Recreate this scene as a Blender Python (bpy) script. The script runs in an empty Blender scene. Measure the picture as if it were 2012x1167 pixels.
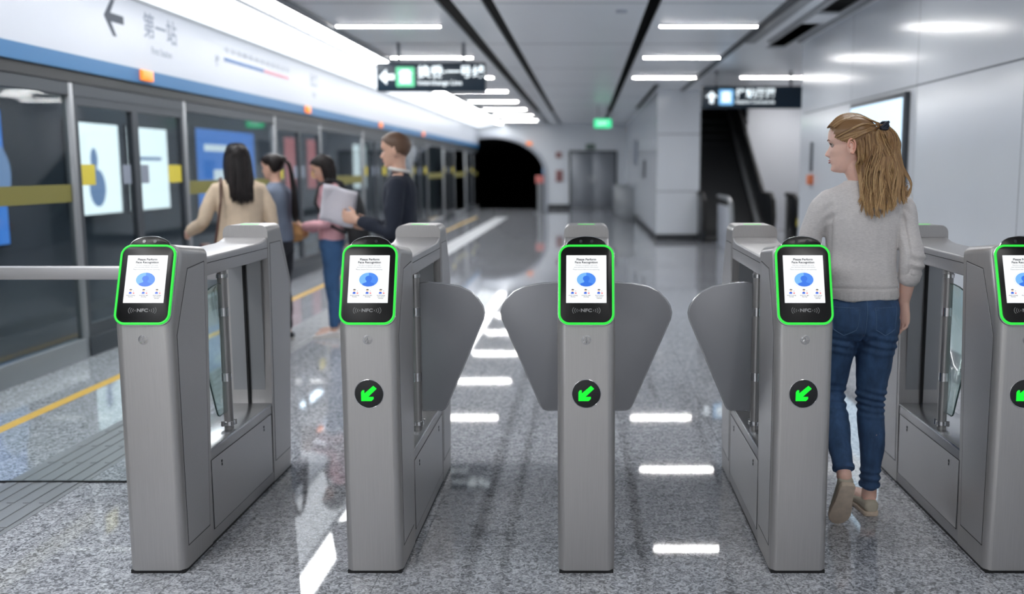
import bpy, bmesh, math, random
import numpy as np
from mathutils import Vector, Matrix, noise as mnoise
sc = bpy.context.scene
COL = sc.collection
PI = math.pi
random.seed(7)

# ------------------------------------------------------------------ camera
F = 1900.0
TH = math.atan(253.0 / F)
cam_d = bpy.data.cameras.new('camera'); cam = bpy.data.objects.new('camera', cam_d); COL.objects.link(cam)
cam.location = (0, 0, 1.5); cam.rotation_euler = (PI / 2 - TH, 0, 0)
cam_d.sensor_width = 36; cam_d.sensor_fit = 'HORIZONTAL'; cam_d.lens = F / 2012 * 36
cam_d.shift_x = -146 / 2012
cam_d.clip_end = 200
cam_d.dof.use_dof = True; cam_d.dof.focus_distance = 3.75; cam_d.dof.aperture_fstop = 1.3
sc.camera = cam
sc.view_settings.view_transform = 'Standard'; sc.view_settings.look = 'None'
sc.view_settings.gamma = 1; sc.view_settings.use_curve_mapping = False
sc.view_settings.exposure = EXPOSURE = 0.66
EM = 2 ** -EXPOSURE * 1.05
sc.cycles.use_denoising = True
sc.cycles.max_bounces = 8; sc.cycles.diffuse_bounces = 4; sc.cycles.glossy_bounces = 5
sc.cycles.transparent_max_bounces = 16; sc.cycles.caustics_reflective = False; sc.cycles.caustics_refractive = False
sc.cycles.sample_clamp_indirect = 6

# ------------------------------------------------------------------ materials
MATS = {}
def srgb(r, g, b):
    f = lambda c: ((c / 255.0) / 12.92) if c / 255.0 <= .04045 else (((c / 255.0) + .055) / 1.055) ** 2.4
    return (f(r), f(g), f(b), 1)
def mat(name, col=(.5, .5, .5, 1), rough=.5, metal=0.0, spec=.5, emit=None, es=1.0, noise=None, bump=None, coat=0, sheen=0, trans=None):
    """noise=(scale, amount, stretch xyz) tints the base; bump=(scale, strength, stretch)"""
    m = bpy.data.materials.new(name); m.use_nodes = True
    nt = m.node_tree; b = nt.nodes['Principled BSDF']
    b.inputs['Base Color'].default_value = col
    b.inputs['Roughness'].default_value = rough; b.inputs['Metallic'].default_value = metal
    b.inputs['Specular IOR Level'].default_value = spec
    b.inputs['Coat Weight'].default_value = coat
    b.inputs['Sheen Weight'].default_value = sheen
    if emit is not None:
        b.inputs['Emission Color'].default_value = emit; b.inputs['Emission Strength'].default_value = es
    if trans: b.inputs['Subsurface Weight'].default_value = trans; b.inputs['Subsurface Radius'].default_value = (.012, .005, .003); b.inputs['Subsurface Scale'].default_value = 1
    def tex(scale, stretch, detail=4, rr=.6):
        tc = nt.nodes.new('ShaderNodeTexCoord'); mp = nt.nodes.new('ShaderNodeMapping'); mp.inputs['Scale'].default_value = stretch
        n = nt.nodes.new('ShaderNodeTexNoise'); n.inputs['Scale'].default_value = scale; n.inputs['Detail'].default_value = detail; n.inputs['Roughness'].default_value = rr
        nt.links.new(tc.outputs['Object'], mp.inputs['Vector']); nt.links.new(mp.outputs['Vector'], n.inputs['Vector'])
        return n
    if noise:
        n = tex(noise[0], noise[2])
        cr = nt.nodes.new('ShaderNodeValToRGB'); a = noise[1]
        cr.color_ramp.elements[0].position = .3; cr.color_ramp.elements[1].position = .7
        cr.color_ramp.elements[0].color = tuple(max(0, c * (1 - a)) for c in col[:3]) + (1,)
        cr.color_ramp.elements[1].color = tuple(min(1, c * (1 + a)) for c in col[:3]) + (1,)
        nt.links.new(n.outputs['Fac'], cr.inputs['Fac']); nt.links.new(cr.outputs['Color'], b.inputs['Base Color'])
    if bump:
        n = tex(bump[0], bump[2]); bp = nt.nodes.new('ShaderNodeBump'); bp.inputs['Strength'].default_value = bump[1]; bp.inputs['Distance'].default_value = .002
        nt.links.new(n.outputs['Fac'], bp.inputs['Height']); nt.links.new(bp.outputs['Normal'], b.inputs['Normal'])
    MATS[name] = m
    return m
def glass(name, tint, amount, gloss_rough=.02):
    """thin pane: tinted see-through with a fresnel mirror on top"""
    m = bpy.data.materials.new(name); m.use_nodes = True; nt = m.node_tree; nt.nodes.clear()
    out = nt.nodes.new('ShaderNodeOutputMaterial'); tr = nt.nodes.new('ShaderNodeBsdfTransparent'); tr.inputs['Color'].default_value = tint
    gl = nt.nodes.new('ShaderNodeBsdfGlossy'); gl.inputs['Roughness'].default_value = gloss_rough; gl.inputs['Color'].default_value = (1, 1, 1, 1)
    ge = nt.nodes.new('ShaderNodeNewGeometry'); dt = nt.nodes.new('ShaderNodeVectorMath'); dt.operation = 'DOT_PRODUCT'
    nt.links.new(ge.outputs['Incoming'], dt.inputs[0]); nt.links.new(ge.outputs['Normal'], dt.inputs[1])
    ab = nt.nodes.new('ShaderNodeMath'); ab.operation = 'ABSOLUTE'; nt.links.new(dt.outputs['Value'], ab.inputs[0])
    om = nt.nodes.new('ShaderNodeMath'); om.operation = 'SUBTRACT'; om.inputs[0].default_value = 1; nt.links.new(ab.outputs[0], om.inputs[1])
    lw = nt.nodes.new('ShaderNodeMath'); lw.operation = 'POWER'; lw.inputs[1].default_value = 5; nt.links.new(om.outputs[0], lw.inputs[0])
    mu = nt.nodes.new('ShaderNodeMath'); mu.operation = 'MULTIPLY_ADD'; mu.inputs[1].default_value = amount; mu.inputs[2].default_value = .02; mu.use_clamp = True
    mx = nt.nodes.new('ShaderNodeMixShader')
    L = nt.links.new
    L(lw.outputs[0], mu.inputs[0]); L(mu.outputs[0], mx.inputs[0]); L(tr.outputs[0], mx.inputs[1]); L(gl.outputs[0], mx.inputs[2]); L(mx.outputs[0], out.inputs[0])
    MATS[name] = m; return m
ONE = (1, 1, 1)
steel = mat('brushed_steel', srgb(170, 168, 167), .34, .55, noise=(5, .05, (60, 60, 1)), bump=(6, .03, (80, 80, 1)))
steel_side = mat('satin_steel', srgb(176, 175, 176), .36, .52, noise=(5, .04, (1, 60, 60)))
chrome = mat('polished_steel', srgb(215, 215, 216), .16, 1.0)
flap_m = mat('flap_grey', srgb(158, 159, 163), .5, .2, spec=.4)
dark_gap = mat('black_gap', srgb(14, 15, 16), .7)
plinth_m = mat('black_rubber', srgb(16, 16, 17), .6)
bezel_m = mat('black_glass', srgb(13, 12, 12), .28, 0, .3)
ring_m = mat('green_led', srgb(20, 160, 30), .4, emit=(.025, .66, .055, 1), es=.95 * EM)
arrow_m = mat('green_arrow_led', srgb(10, 160, 20), .5, emit=(.0, 1.0, .03, 1), es=1.0 * EM)
strip_m = mat('green_strip_led', srgb(120, 200, 120), .3, emit=(.18, .75, .2, 1), es=.5 * EM)
disc_m = mat('black_disc', srgb(22, 23, 24), .45)
screen_m = mat('screen_white', srgb(0, 0, 0), .3, emit=(.96, .98, 1, 1), es=1.0 * EM)
ink_m = mat('screen_ink', srgb(0, 0, 0), .3, emit=(.012, .013, .02, 1), es=1.0 * EM)
inkg_m = mat('screen_grey_ink', srgb(0, 0, 0), .3, emit=(.22, .23, .25, 1), es=1.0 * EM)
blue_l = mat('screen_light_blue', srgb(0, 0, 0), .3, emit=srgb(120, 185, 250), es=1.0 * EM)
blue_m = mat('screen_blue', srgb(0, 0, 0), .3, emit=srgb(74, 140, 240), es=1.0 * EM)
blue_d = mat('screen_deep_blue', srgb(0, 0, 0), .3, emit=srgb(30, 95, 220), es=1.0 * EM)
red_m = mat('screen_red', srgb(0, 0, 0), .3, emit=srgb(235, 70, 80), es=1.0 * EM)
skin_ink = mat('screen_skin', srgb(0, 0, 0), .3, emit=srgb(245, 215, 190), es=1.0 * EM)
nfc_m = mat('nfc_grey', srgb(158, 158, 158), .6)
lens_m = mat('lens_glass', srgb(60, 62, 64), .1)
tint = glass('green_tinted_glass', (.80, .89, .87, 1), 1.2)
clear = glass('clear_glass', (.93, .96, .96, 1), 1.0)
psd_glass = glass('platform_glass', (.78, .83, .85, 1), 1.3, .03)

# ------------------------------------------------------------------ mesh helpers
def tag(o, label=None, cat=None, group=None, kind=None):
    if label: o['label'] = label
    if cat: o['category'] = cat
    if group: o['group'] = group
    if kind: o['kind'] = kind
    return o
def empty(name, loc, label, cat, group=None, rz=0):
    o = bpy.data.objects.new(name, None); COL.objects.link(o); o.location = loc; o.rotation_euler[2] = rz
    o.empty_display_size = .1
    return tag(o, label, cat, group)
def link_mesh(name, me, material, parent=None):
    o = bpy.data.objects.new(name, me); COL.objects.link(o)
    if material is not None:
        me.materials.clear()
        for m in (material if isinstance(material, (list, tuple)) else [material]): me.materials.append(m)
    if parent: o.parent = parent
    return o
class MB:
    def __init__(s): s.v = []; s.f = []; s.mi = []; s.cur = 0
    def add(s, vs, fs, M=None):
        b = len(s.v)
        for p in vs:
            p = Vector(p)
            if M is not None: p = M @ p
            s.v.append(tuple(p))
        for f in fs: s.f.append(tuple(i + b for i in f)); s.mi.append(s.cur)
        return s
    def box(s, x0, x1, y0, y1, z0, z1, M=None):
        vs = [(x, y, z) for x in (x0, x1) for y in (y0, y1) for z in (z0, z1)]
        return s.add(vs, [(0, 1, 3, 2), (4, 6, 7, 5), (0, 4, 5, 1), (2, 3, 7, 6), (0, 2, 6, 4), (1, 5, 7, 3)], M)
    def prism(s, poly, d0, d1, M=None, plane='YZ'):
        n = len(poly)
        def P(a, b, d): return (d, a, b) if plane == 'YZ' else ((a, d, b) if plane == 'XZ' else (a, b, d))
        vs = [P(a, b, d0) for a, b in poly] + [P(a, b, d1) for a, b in poly]
        fs = [tuple(range(n)), tuple(range(2 * n - 1, n - 1, -1))] + [(i, i + n, (i + 1) % n + n, (i + 1) % n) for i in range(n)]
        return s.add(vs, fs, M)
    def cyl(s, p0, p1, r0, r1=None, n=20, caps=True):
        r1 = r0 if r1 is None else r1
        p0 = Vector(p0); p1 = Vector(p1); d = (p1 - p0).normalized()
        a = d.orthogonal().normalized(); b = d.cross(a)
        vs = []
        for p, r in ((p0, r0), (p1, r1)):
            for i in range(n):
                t = 2 * PI * i / n; vs.append(p + a * (r * math.cos(t)) + b * (r * math.sin(t)))
        fs = [(i, (i + 1) % n, (i + 1) % n + n, i + n) for i in range(n)]
        if caps: fs += [tuple(range(n - 1, -1, -1)), tuple(range(n, 2 * n))]
        return s.add(vs, fs)
    def ball(s, c, r, nu=20, nv=12, M=None):
        if not isinstance(r, (tuple, list)): r = (r, r, r)
        vs = [(c[0], c[1], c[2] + r[2])]
        for j in range(1, nv):
            t = PI * j / nv
            for i in range(nu):
                p = 2 * PI * i / nu
                vs.append((c[0] + r[0] * math.sin(t) * math.cos(p), c[1] + r[1] * math.sin(t) * math.sin(p), c[2] + r[2] * math.cos(t)))
        vs.append((c[0], c[1], c[2] - r[2])); L = len(vs) - 1
        fs = [(0, 1 + i, 1 + (i + 1) % nu) for i in range(nu)]
        for j in range(nv - 2):
            for i in range(nu):
                a = 1 + j * nu + i; b = 1 + j * nu + (i + 1) % nu
                fs.append((a, a + nu, b + nu, b))
        fs += [(L, 1 + (nv - 2) * nu + (i + 1) % nu, 1 + (nv - 2) * nu + i) for i in range(nu)]
        return s.add(vs, fs, M)
    def loft(s, rings, closed_ends=True, M=None):
        n = len(rings[0]); vs = [p for r in rings for p in r]; fs = []
        for j in range(len(rings) - 1):
            for i in range(n):
                a = j * n + i; b = j * n + (i + 1) % n
                fs.append((a, b, b + n, a + n))
        if closed_ends:
            fs.append(tuple(range(n - 1, -1, -1))); k = (len(rings) - 1) * n; fs.append(tuple(range(k, k + n)))
        return s.add(vs, fs, M)
    def path(s, pts, r, n=10, closed=False, M=None):
        """tube along a polyline; r is a number or a list"""
        pts = [Vector(p) for p in pts]; N = len(pts)
        rr = r if isinstance(r, (list, tuple)) else [r] * N
        rings = []; prev = None
        for i, p in enumerate(pts):
            if closed: d = pts[(i + 1) % N] - pts[i - 1]
            else: d = pts[min(i + 1, N - 1)] - pts[max(i - 1, 0)]
            d.normalize()
            if prev is None: a = d.orthogonal().normalized()
            else: a = (prev - d * prev.dot(d)).normalized()
            prev = a; b = d.cross(a)
            rings.append([p + a * (rr[i] * math.cos(2 * PI * k / n)) + b * (rr[i] * math.sin(2 * PI * k / n)) for k in range(n)])
        if closed: rings.append(rings[0]); return s.loft(rings, False, M)
        return s.loft(rings, True, M)
    def build(s, name, material, parent=None, bevel=0, seg=2, smooth=35, keep=False):
        me = bpy.data.meshes.new(name); me.from_pydata(s.v, [], s.f)
        if any(s.mi): me.polygons.foreach_set('material_index', s.mi)
        bm = bmesh.new(); bm.from_mesh(me)
        if not keep: bmesh.ops.remove_doubles(bm, verts=bm.verts, dist=1e-6)
        bmesh.ops.recalc_face_normals(bm, faces=bm.faces); 
        if bevel:
            es = [e for e in bm.edges if len(e.link_faces) == 2 and e.calc_face_angle(0) > .5]
            bmesh.ops.bevel(bm, geom=es, offset=bevel, segments=seg, affect='EDGES', profile=.5, clamp_overlap=True)
        bm.to_mesh(me); bm.free()
        if smooth: me.shade_smooth(); me.set_sharp_from_angle(angle=math.radians(smooth))
        return link_mesh(name, me, material, parent)
def rrect(w, h, r, n=8, cx=0, cy=0):
    pts = []
    for sx, sy, a0 in ((1, 1, 0), (-1, 1, 90), (-1, -1, 180), (1, -1, 270)):
        for i in range(n + 1):
            a = math.radians(a0 + 90 * i / n)
            pts.append((cx + sx * (w / 2 - r) + r * math.cos(a), cy + sy * (h / 2 - r) + r * math.sin(a)))
    return pts
def text_geo(txt, size, bold=0.0, align='CENTER', ext=.0002, res=3):
    cu = bpy.data.curves.new('t', 'FONT'); cu.body = txt; cu.size = size; cu.align_x = align; cu.align_y = 'CENTER'
    cu.offset = bold; cu.extrude = ext; cu.resolution_u = res
    o = bpy.data.objects.new('t', cu); COL.objects.link(o)
    dg = bpy.context.evaluated_depsgraph_get(); me = bpy.data.meshes.new_from_object(o.evaluated_get(dg))
    vs = [tuple(v.co) for v in me.vertices]; fs = [tuple(p.vertices) for p in me.polygons]
    bpy.data.objects.remove(o); bpy.data.curves.remove(cu); bpy.data.meshes.remove(me)
    return vs, fs
def copy_tree(o, parent=None):
    c = o.copy(); COL.objects.link(c)
    if parent: c.parent = parent
    for ch in [x for x in bpy.data.objects if x.parent == o]: copy_tree(ch, c)
    return c
def struct(o): o['kind'] = 'structure'; return o
# ------------------------------------------------------------------ the gates
GY = 3.44
HW = .105
FRONT = [(0, .012), (0, .935), (.108, 1.222), (.36, 1.195), (.27, .012)]
REAR = [(1.04, .012), (1.095, 1.235), (1.30, 1.235), (1.44, .95), (1.325, .012)]
def post_mesh(name, prof, round_edges, r, material, parent):
    """side profile pushed through the width, its outer edges rounded"""
    n = len(prof)
    me = bpy.data.meshes.new(name); bm = bmesh.new()
    L = [bm.verts.new((-HW, a, b)) for a, b in prof]; R = [bm.verts.new((HW, a, b)) for a, b in prof]
    bm.faces.new(L); bm.faces.new(R[::-1])
    for i in range(n):
        j = (i + 1) % n; bm.faces.new((L[i], R[i], R[j], L[j]))
    bmesh.ops.recalc_face_normals(bm, faces=bm.faces)
    bm.edges.ensure_lookup_table()
    es = []
    for i in round_edges:
        j = (i + 1) % n
        for S in (L, R):
            es.append(bm.edges.get((S[i], S[j])))
    # cross edges between rounded runs get a small round too
    bmesh.ops.bevel(bm, geom=es, offset=r, segments=6, affect='EDGES', profile=.5, clamp_overlap=True)
    cross = [e for e in bm.edges if len(e.link_faces) == 2 and e.calc_face_angle(0) > .35 and abs(e.verts[0].co.x - e.verts[1].co.x) > .05]
    bmesh.ops.bevel(bm, geom=cross, offset=.006, segments=2, affect='EDGES', clamp_overlap=True)
    bm.to_mesh(me); bm.free(); me.shade_smooth(); me.set_sharp_from_angle(angle=math.radians(30))
    return link_mesh(name, me, material, parent)
def outline(poly, w, x, th=.0006):
    """thin dark shadow gap drawn round a panel on the side of the cabinet"""
    mb = MB(); n = len(poly)
    for i in range(n):
        a = Vector((0,) + poly[i]); b = Vector((0,) + poly[(i + 1) % n]); d = (b - a).normalized(); q = Vector((0, -d.z, d.y)) * w / 2
        a = a - d * w / 2; b = b + d * w / 2
        P = [a - q, b - q, b + q, a + q]
        mb.prism([(p.y, p.z) for p in P], x - th, x + th)
    return mb
# slanted head frame
SB = Vector((0, 0, .935)); ST = Vector((0, .108, 1.222)); T = (ST - SB).normalized(); N_ = Vector((0, -T.z, T.y)); SL = (ST - SB).length
def head_M(v=0.0, n=0.0, u=0.0):
    """frame on the slanted face: x right, y up the slope, z out; v from the lower edge"""
    o = SB + T * v + N_ * n + Vector((u, 0, 0))
    return Matrix(((1, T.x, N_.x, o.x), (0, T.y, N_.y, o.y), (0, T.z, N_.z, o.z), (0, 0, 0, 1)))
FR_M = lambda x, z, y=0: Matrix(((1, 0, 0, x), (0, 0, -1, y), (0, 1, 0, z), (0, 0, 0, 1)))   # plate on the vertical front: z out = -Y
FLAP = [(.022, 1.020), (.06, 1.023), (.12, 1.019), (.19, 1.006), (.235, .985), (.265, .955), (.284, .925), (.291, .895), (.287, .870), (.125, .492), (.116, .480), (.102, .474), (.022, .474)]
SPANEL = [(.042, .095), (.042, .895), (.165, 1.128), (.325, 1.140), (.248, .095)]
RPANEL = [(1.07, .105), (1.118, 1.150), (1.275, 1.150), (1.392, .945), (1.30, .105)]
MPANEL = [(.292, .062), (.292, .345), (1.035, .345), (1.028, .062)]
def make_gate():
    g = empty('ticket_gate', (0, GY, 0), 'x', 'ticket gate')
    # lower cabinet between posts + rail
    post_mesh('front_post', FRONT, [0, 1, 2], .034, steel, g)
    post_mesh('rear_post', REAR, [1, 2, 3], .034, steel, g)
    MB().box(-HW + .0015, HW - .0015, .262, 1.045, .012, .385).build('base_cabinet', steel_side, g, bevel=.004)
    MB().box(-HW + .001, HW - .001, .274, 1.058, .380, .392).build('ledge', chrome_soft, g, bevel=.003)
    rail = [(.338, 1.078), (.338, 1.155)] + [(.34 + .76 * t, 1.155 + .006 * t + .020 * max(0, (t - .80) / .20) ** 2.2) for t in [i / 24 for i in range(1, 25)]] + [(1.09, 1.078)]
    r = MB().prism(rail, -HW + .002, HW - .002).build('top_rail', steel_side, g, bevel=.007, seg=3)
    for s in (-1, 1):
        MB().box(min(s * (HW - .003), s * (HW - .0012)), max(s * (HW - .003), s * (HW - .0012)), .345, 1.09, 1.128, 1.1305).build('rail_seam', dark_gap, r)
        # black slot in front face of rear post
    MB().box(-.005, .005, 1.043, 1.09, .392, 1.078).build('slot', dark_gap, g)
    MB().box(-.075, .075, 1.060, 1.076, .392, 1.078).build('infill_plate', steel_dark, g)
    MB().box(-HW + .004, HW - .004, .006, 1.32, 0, .013).build('plinth', plinth_m, g)
    for s in (-1, 1):
        x = s * HW
        for poly, nm in ((SPANEL, 'side_panel'), (MPANEL, 'access_door'), (RPANEL, 'side_panel')):
            c = (sum(p[0] for p in poly) / len(poly), sum(p[1] for p in poly) / len(poly))
            inner = [(c[0] + (p[0] - c[0]) * .985, c[1] + (p[1] - c[1]) * .992) for p in poly]
            pn = MB().prism(inner, min(x - s * .002, x + s * .0012), max(x - s * .002, x + s * .0012)).build(nm, steel_side, g, bevel=.0005, seg=1)
            outline(poly, .0026, x).build('panel_gap', dark_gap, pn)
            if nm == 'access_door':
                for yy in (.40, .92):
                    MB().cyl((x, yy, .312), (x + s * .003, yy, .312), .0055, n=14).box(min(x, x + s * .003), max(x, x + s * .003), yy - .003, yy + .003, .293, .304).build('lock', dark_lock, pn)
    # post collars, pivot posts, both sides
    for s in (-1, 1):
        x = s * .068
        p = MB().cyl((x, .60, .392), (x, .60, 1.078), .0195, n=28).build('pivot_post', steel, g)
        c = MB().cyl((x, .60, .410), (x, .60, .428), .0255, n=24)
        for k in range(4):
            a = PI / 4 + k * PI / 2
            c.box(-.004, .004, .022, .034, -.012, .012, Matrix.Translation((x, .60, .419)) @ Matrix.Rotation(a, 4, 'Z'))
        c.build('collar', chrome, p, bevel=.001, seg=1)
        MB().cyl((x, .60, 1.045), (x, .60, 1.060), .0235, n=24).build('collar', chrome, p)
        MB().cyl((x - .012 * s, .628, .392), (x - .012 * s, .628, 1.078), .006, n=12).build('guide_rod', chrome, p)
    # reader head
    hz = MB().prism(rrect(.206, SL - .004, .042), -.004, .007, head_M(SL / 2), plane='XY').build('head_frame', chrome_soft, g, bevel=.002, seg=2)
    ringp = [(x, y) for x, y in rrect(.194, SL - .016, .036, n=10)]
    MB().path([(x, y, 0) for x, y in ringp], .0046, n=12, closed=True, M=head_M(SL / 2, .0105)).build('light_ring', ring_m, g, smooth=80)
    bz = MB().prism(rrect(.190, SL - .020, .034), .004, .0125, head_M(SL / 2), plane='XY').build('reader_panel', bezel_m, g, bevel=.0015)
    # camera hood above the head
    hood = [(.072 * math.cos(a), -.002 + .036 * math.sin(a)) for a in [PI * i / 20 for i in range(21)]]
    cm = MB().prism(hood, -.020, .010, head_M(SL - .006), plane='XY').build('camera_hood', bezel_m, g, bevel=.002)
    MB().path([(x * 1.02, y * 1.03, .004) for x, y in hood], .0022, n=8, M=head_M(SL - .006)).build('hood_trim', chrome, cm)
    for u in (-.020, .020):
        MB().cyl(head_M(SL + .009, .0105, u) @ Vector((0, 0, -.002)), head_M(SL + .009, .0105, u) @ Vector((0, 0, .0015)), .0062, n=18).build('lens', lens_m, cm)
    # display
    DW, DH = .146, .178; dv = .084 + DH / 2
    d = MB().prism(rrect(DW, DH, .001, 1), .010, .0131, head_M(dv), plane='XY').build('display', screen_m, g)
    top = dv + DH / 2; z0 = .01335
    def tx(m, s, size, v, u=0, bold=0.0, sx=1.0, dz=0.0):
        vs, fs = text_geo(s, size, bold); m.add([(x * sx, y, z) for x, y, z in vs], fs, head_M(v, z0 + dz, u))
    m = MB(); tx(m, 'Please Perform', .0112, top - .0160, 0, .00032, 1.05); tx(m, 'Face Recognition', .0112, top - .0268, 0, .00032, 1.08); m.build('heading', ink_m, d, smooth=0)
    m = MB(); tx(m, 'This face recognition will verify', .0061, top - .0380, 0, 0, 1.04); tx(m, 'your personal identity information.', .0061, top - .0450, 0, 0, 1.04)
    tx(m, 'Please ensure that you are operating.', .0061, top - .0535, 0, 0, 1.06); m.build('body_text', inkg_m, d, smooth=0)
    cv = top - .0915
    def ell(m, a, b, v, u=0, n0=0, n1=360, z=.0, N=40, inner=0):
        P = [(a * math.cos(math.radians(n0 + (n1 - n0) * i / N)), b * math.sin(math.radians(n0 + (n1 - n0) * i / N))) for i in range(N + (0 if n1 - n0 == 360 else 1))]
        m.prism(P, z, z + .0001, head_M(v, z0, u), plane='XY')
    m = MB(); ell(m, .0345, .0262, cv); m.build('portrait_disc', blue_l, d, smooth=0)
    m = MB(); ell(m, .0345, .0262, cv, 0, -90, 90, .00015); m.build('disc_half', blue_m, d, smooth=0)
    m = MB(); m.path([(.039 * math.cos(2 * PI * i / 48), .030 * math.sin(2 * PI * i / 48), 0) for i in range(48)], .00025, n=4, closed=True, M=head_M(cv, z0)); m.build('disc_outline', blue_l, d, smooth=0)
    hd = [(.0125 * math.cos(a), .004 + .0105 * math.sin(a)) for a in [math.radians(-50 + 280 * i / 24) for i in range(25)]]
    sh = [(-.0080, -.0035), (-.0075, -.0095), (-.0225, -.0150), (-.0215, -.0190)] + [(.0345 * math.cos(a), .0262 * math.sin(a)) for a in [math.radians(232 + 76 * i / 12) for i in range(13)]] + [(.0215, -.0190), (.0225, -.0150), (.0075, -.0095), (.0080, -.0035)]
    m = MB(); m.prism(hd, .0003, .0004, head_M(cv, z0), plane='XY'); m.prism(sh[::-1], .0003, .0004, head_M(cv, z0), plane='XY'); m.build('portrait', blue_m2, d, smooth=0)
    for k, u in enumerate((-.048, -.001, .047)):
        v = top - .137
        ic = MB(); ic.prism([(-.0075, -.0075), (.003, -.0075), (.003, -.002), (.0, .0), (-.0045, .0), (-.0075, -.003)], 0, .0001, head_M(v, z0, u), plane='XY'); icon = ic.build('icon', blue_d, d, smooth=0)
        q = MB(); ell(q, .0042, .0040, v + .0035, u - .0015, z=.0001, N=20); q.build('icon_face', skin_ink, icon, smooth=0)
        q = MB(); ell(q, .0052, .0038, v + .0062, u - .0012, 0, 180, z=.0002, N=14); q.build('icon_hair', ink_m, icon, smooth=0)
        q = MB(); ell(q, .0034, .0022, v - .0048, u + .0098, z=.0001, N=16); q.build('icon_mark', red_m, icon, smooth=0)
        q = MB(); q.box(-.0012, .0012, -.0014, .0014, 0, .0001, head_M(v + .0030, z0, u + .0095)); q.build('icon_phone', inkg_m, icon, smooth=0)
    m = MB()
    for u, ls in ((-.048, ('Avoid covering', 'the face')), (-.001, ('Avoid low light', 'shooting')), (.047, ('Avoid holding', 'your phone', 'sideways'))):
        for i, s in enumerate(ls): tx(m, s, .0052, top - .1500 - i * .0055, u, .00008, 1.02)
    m.build('captions', ink2_m, d, smooth=0)
    # NFC sign
    m = MB(); nv = .056
    vs, fs = text_geo('NFC', .0168, .0005); m.add([(x * 1.25, y, z) for x, y, z in vs], fs, head_M(nv, .0128))
    for s in (-1, 1):
        for k, (rad, half) in enumerate(((.006, 34), (.0125, 36), (.019, 38), (.0255, 38))):
            P = [(s * (.0225 + rad * .0 + k * .0078 + .0 + (rad * math.cos(math.radians(t)) - rad) + .004), rad * 0.70 * math.sin(math.radians(t)) / math.sin(math.radians(half)) * .62, 0) for t in [-half + 2 * half * i / 10 for i in range(11)]]
            m.path(P, .00085, n=6, M=head_M(nv, .0126))
    m.build('nfc_mark', nfc_m, g, smooth=0)
    # emblem on the front
    m = MB(); MM = FR_M(0, .886)
    for rad in (.0165, .0135):
        m.path([(rad * math.cos(2 * PI * i / 32), rad * math.sin(2 * PI * i / 32), .0008) for i in range(32)], .0009, n=6, closed=True, M=MM)
    m.path([(.012 * math.cos(a) - .0, .012 * math.sin(a), .001) for a in [math.radians(200 - 18 * i) for i in range(7)]] + [(.002, .0, .001), (.0, -.013, .001)], .0011, n=6, M=MM)
    m.path([(-.009, -.008, .001), (-.001, .002, .001), (.0, .012, .001)], .0011, n=6, M=MM); m.path([(.004, -.012, .001), (.006, -.002, .001), (.0125, -.004, .001)], .0011, n=6, M=MM)
    m.build('emblem', chrome, g)
    MM = FR_M(0, .687)
    dd = MB().prism([(.0515 * math.cos(2 * PI * i / 48), .0515 * math.sin(2 * PI * i / 48)) for i in range(48)], -.004, .0025, MM, plane='XY').build('direction_light', disc_m, g, bevel=.0008)
    MB().path([(.0525 * math.cos(2 * PI * i / 48), .0525 * math.sin(2 * PI * i / 48), .001) for i in range(48)], .0014, n=8, closed=True, M=MM).build('bezel', chrome, dd)
    ar = [(-.0285, -.0265), (-.0285, .006), (-.0235, .0135), (-.0165, .0135), (-.0165, .0015), (.0165, .0300), (.0285, .0190), (-.0030, -.0110), (.0165, -.0110), (.0165, -.0190), (.0085, -.0265)]
    MB().prism(ar, .0026, .0032, MM, plane='XY').build('arrow', arrow_m, dd, smooth=0)
    MB().box(-.040, .040, 1.15, 1.185, 1.2345, 1.2372).build('status_light', strip_m, g, bevel=.0008, seg=1)
    return g
chrome_soft = mat('satin_chrome', srgb(196, 197, 199), .26, .95)
steel_dark = mat('inner_steel', srgb(150, 152, 154), .42, .8)
dark_lock = mat('lock_dark', srgb(38, 38, 40), .4, .6)
blue_m2 = mat('screen_mid_blue', srgb(0, 0, 0), .3, emit=srgb(52, 118, 230), es=EM)
ink2_m = mat('screen_soft_ink', srgb(0, 0, 0), .3, emit=(.05, .05, .06, 1), es=EM)
def flap_obj(g, s, closed):
    """closed: blade across the lane; else folded back towards the front of the gate"""
    if closed:
        M = Matrix(((s, 0, 0, s * .068), (0, 1, 0, .60), (0, 0, 1, 0), (0, 0, 0, 1)))
        b = MB().prism(FLAP, -.005, .005, M, plane='XZ').build('flap', flap_m, g, bevel=.002)
        p = [M @ Vector((a, 0, z)) for a, z in FLAP]
        MB().path(p, .0042, n=8).build('flap_edge', chrome_soft, b, smooth=60)
    else:
        M = Matrix.Translation((s * .068, .60, 0)) @ Matrix.Rotation(-PI / 2, 4, 'Z')
        b = MB().prism(FLAP, -.005, .005, M, plane='XZ').build('glass_flap', tint, g, bevel=.001)
        p = [M @ Vector((a, 0, z)) for a, z in FLAP]
        MB().path(p, .003, n=8).build('flap_edge', glass_edge, b, smooth=60)
    for z in (.62, .90):
        MB().cyl((s * .068, .60, z - .018), (s * .068, .60, z + .018), .0212, n=20).build('hinge_clamp', chrome, b)
glass_edge = mat('glass_edge', srgb(70, 92, 90), .25)
gate0 = make_gate()
S_ = .79
glabels = [
    'stainless steel ticket gate beside railing, black round sign hidden, leftmost of the row, folded glass flap',
    'steel ticket gate second from the left with one grey flap to its right',
    'middle steel ticket gate seen head-on with grey flaps spread on both sides',
    'steel ticket gate left of the walking woman with one grey flap to its left',
    'rightmost steel ticket gate, cut by the picture edge, right of the walking woman']
glabels[0] = 'leftmost steel ticket gate joined to a rail, without arrow sign, folded glass flap inside'
gates = [gate0] + [copy_tree(gate0) for _ in range(4)]
cfg = [(None, 0), (0, 1), (1, 1), (1, 0), (0, None)]
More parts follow.
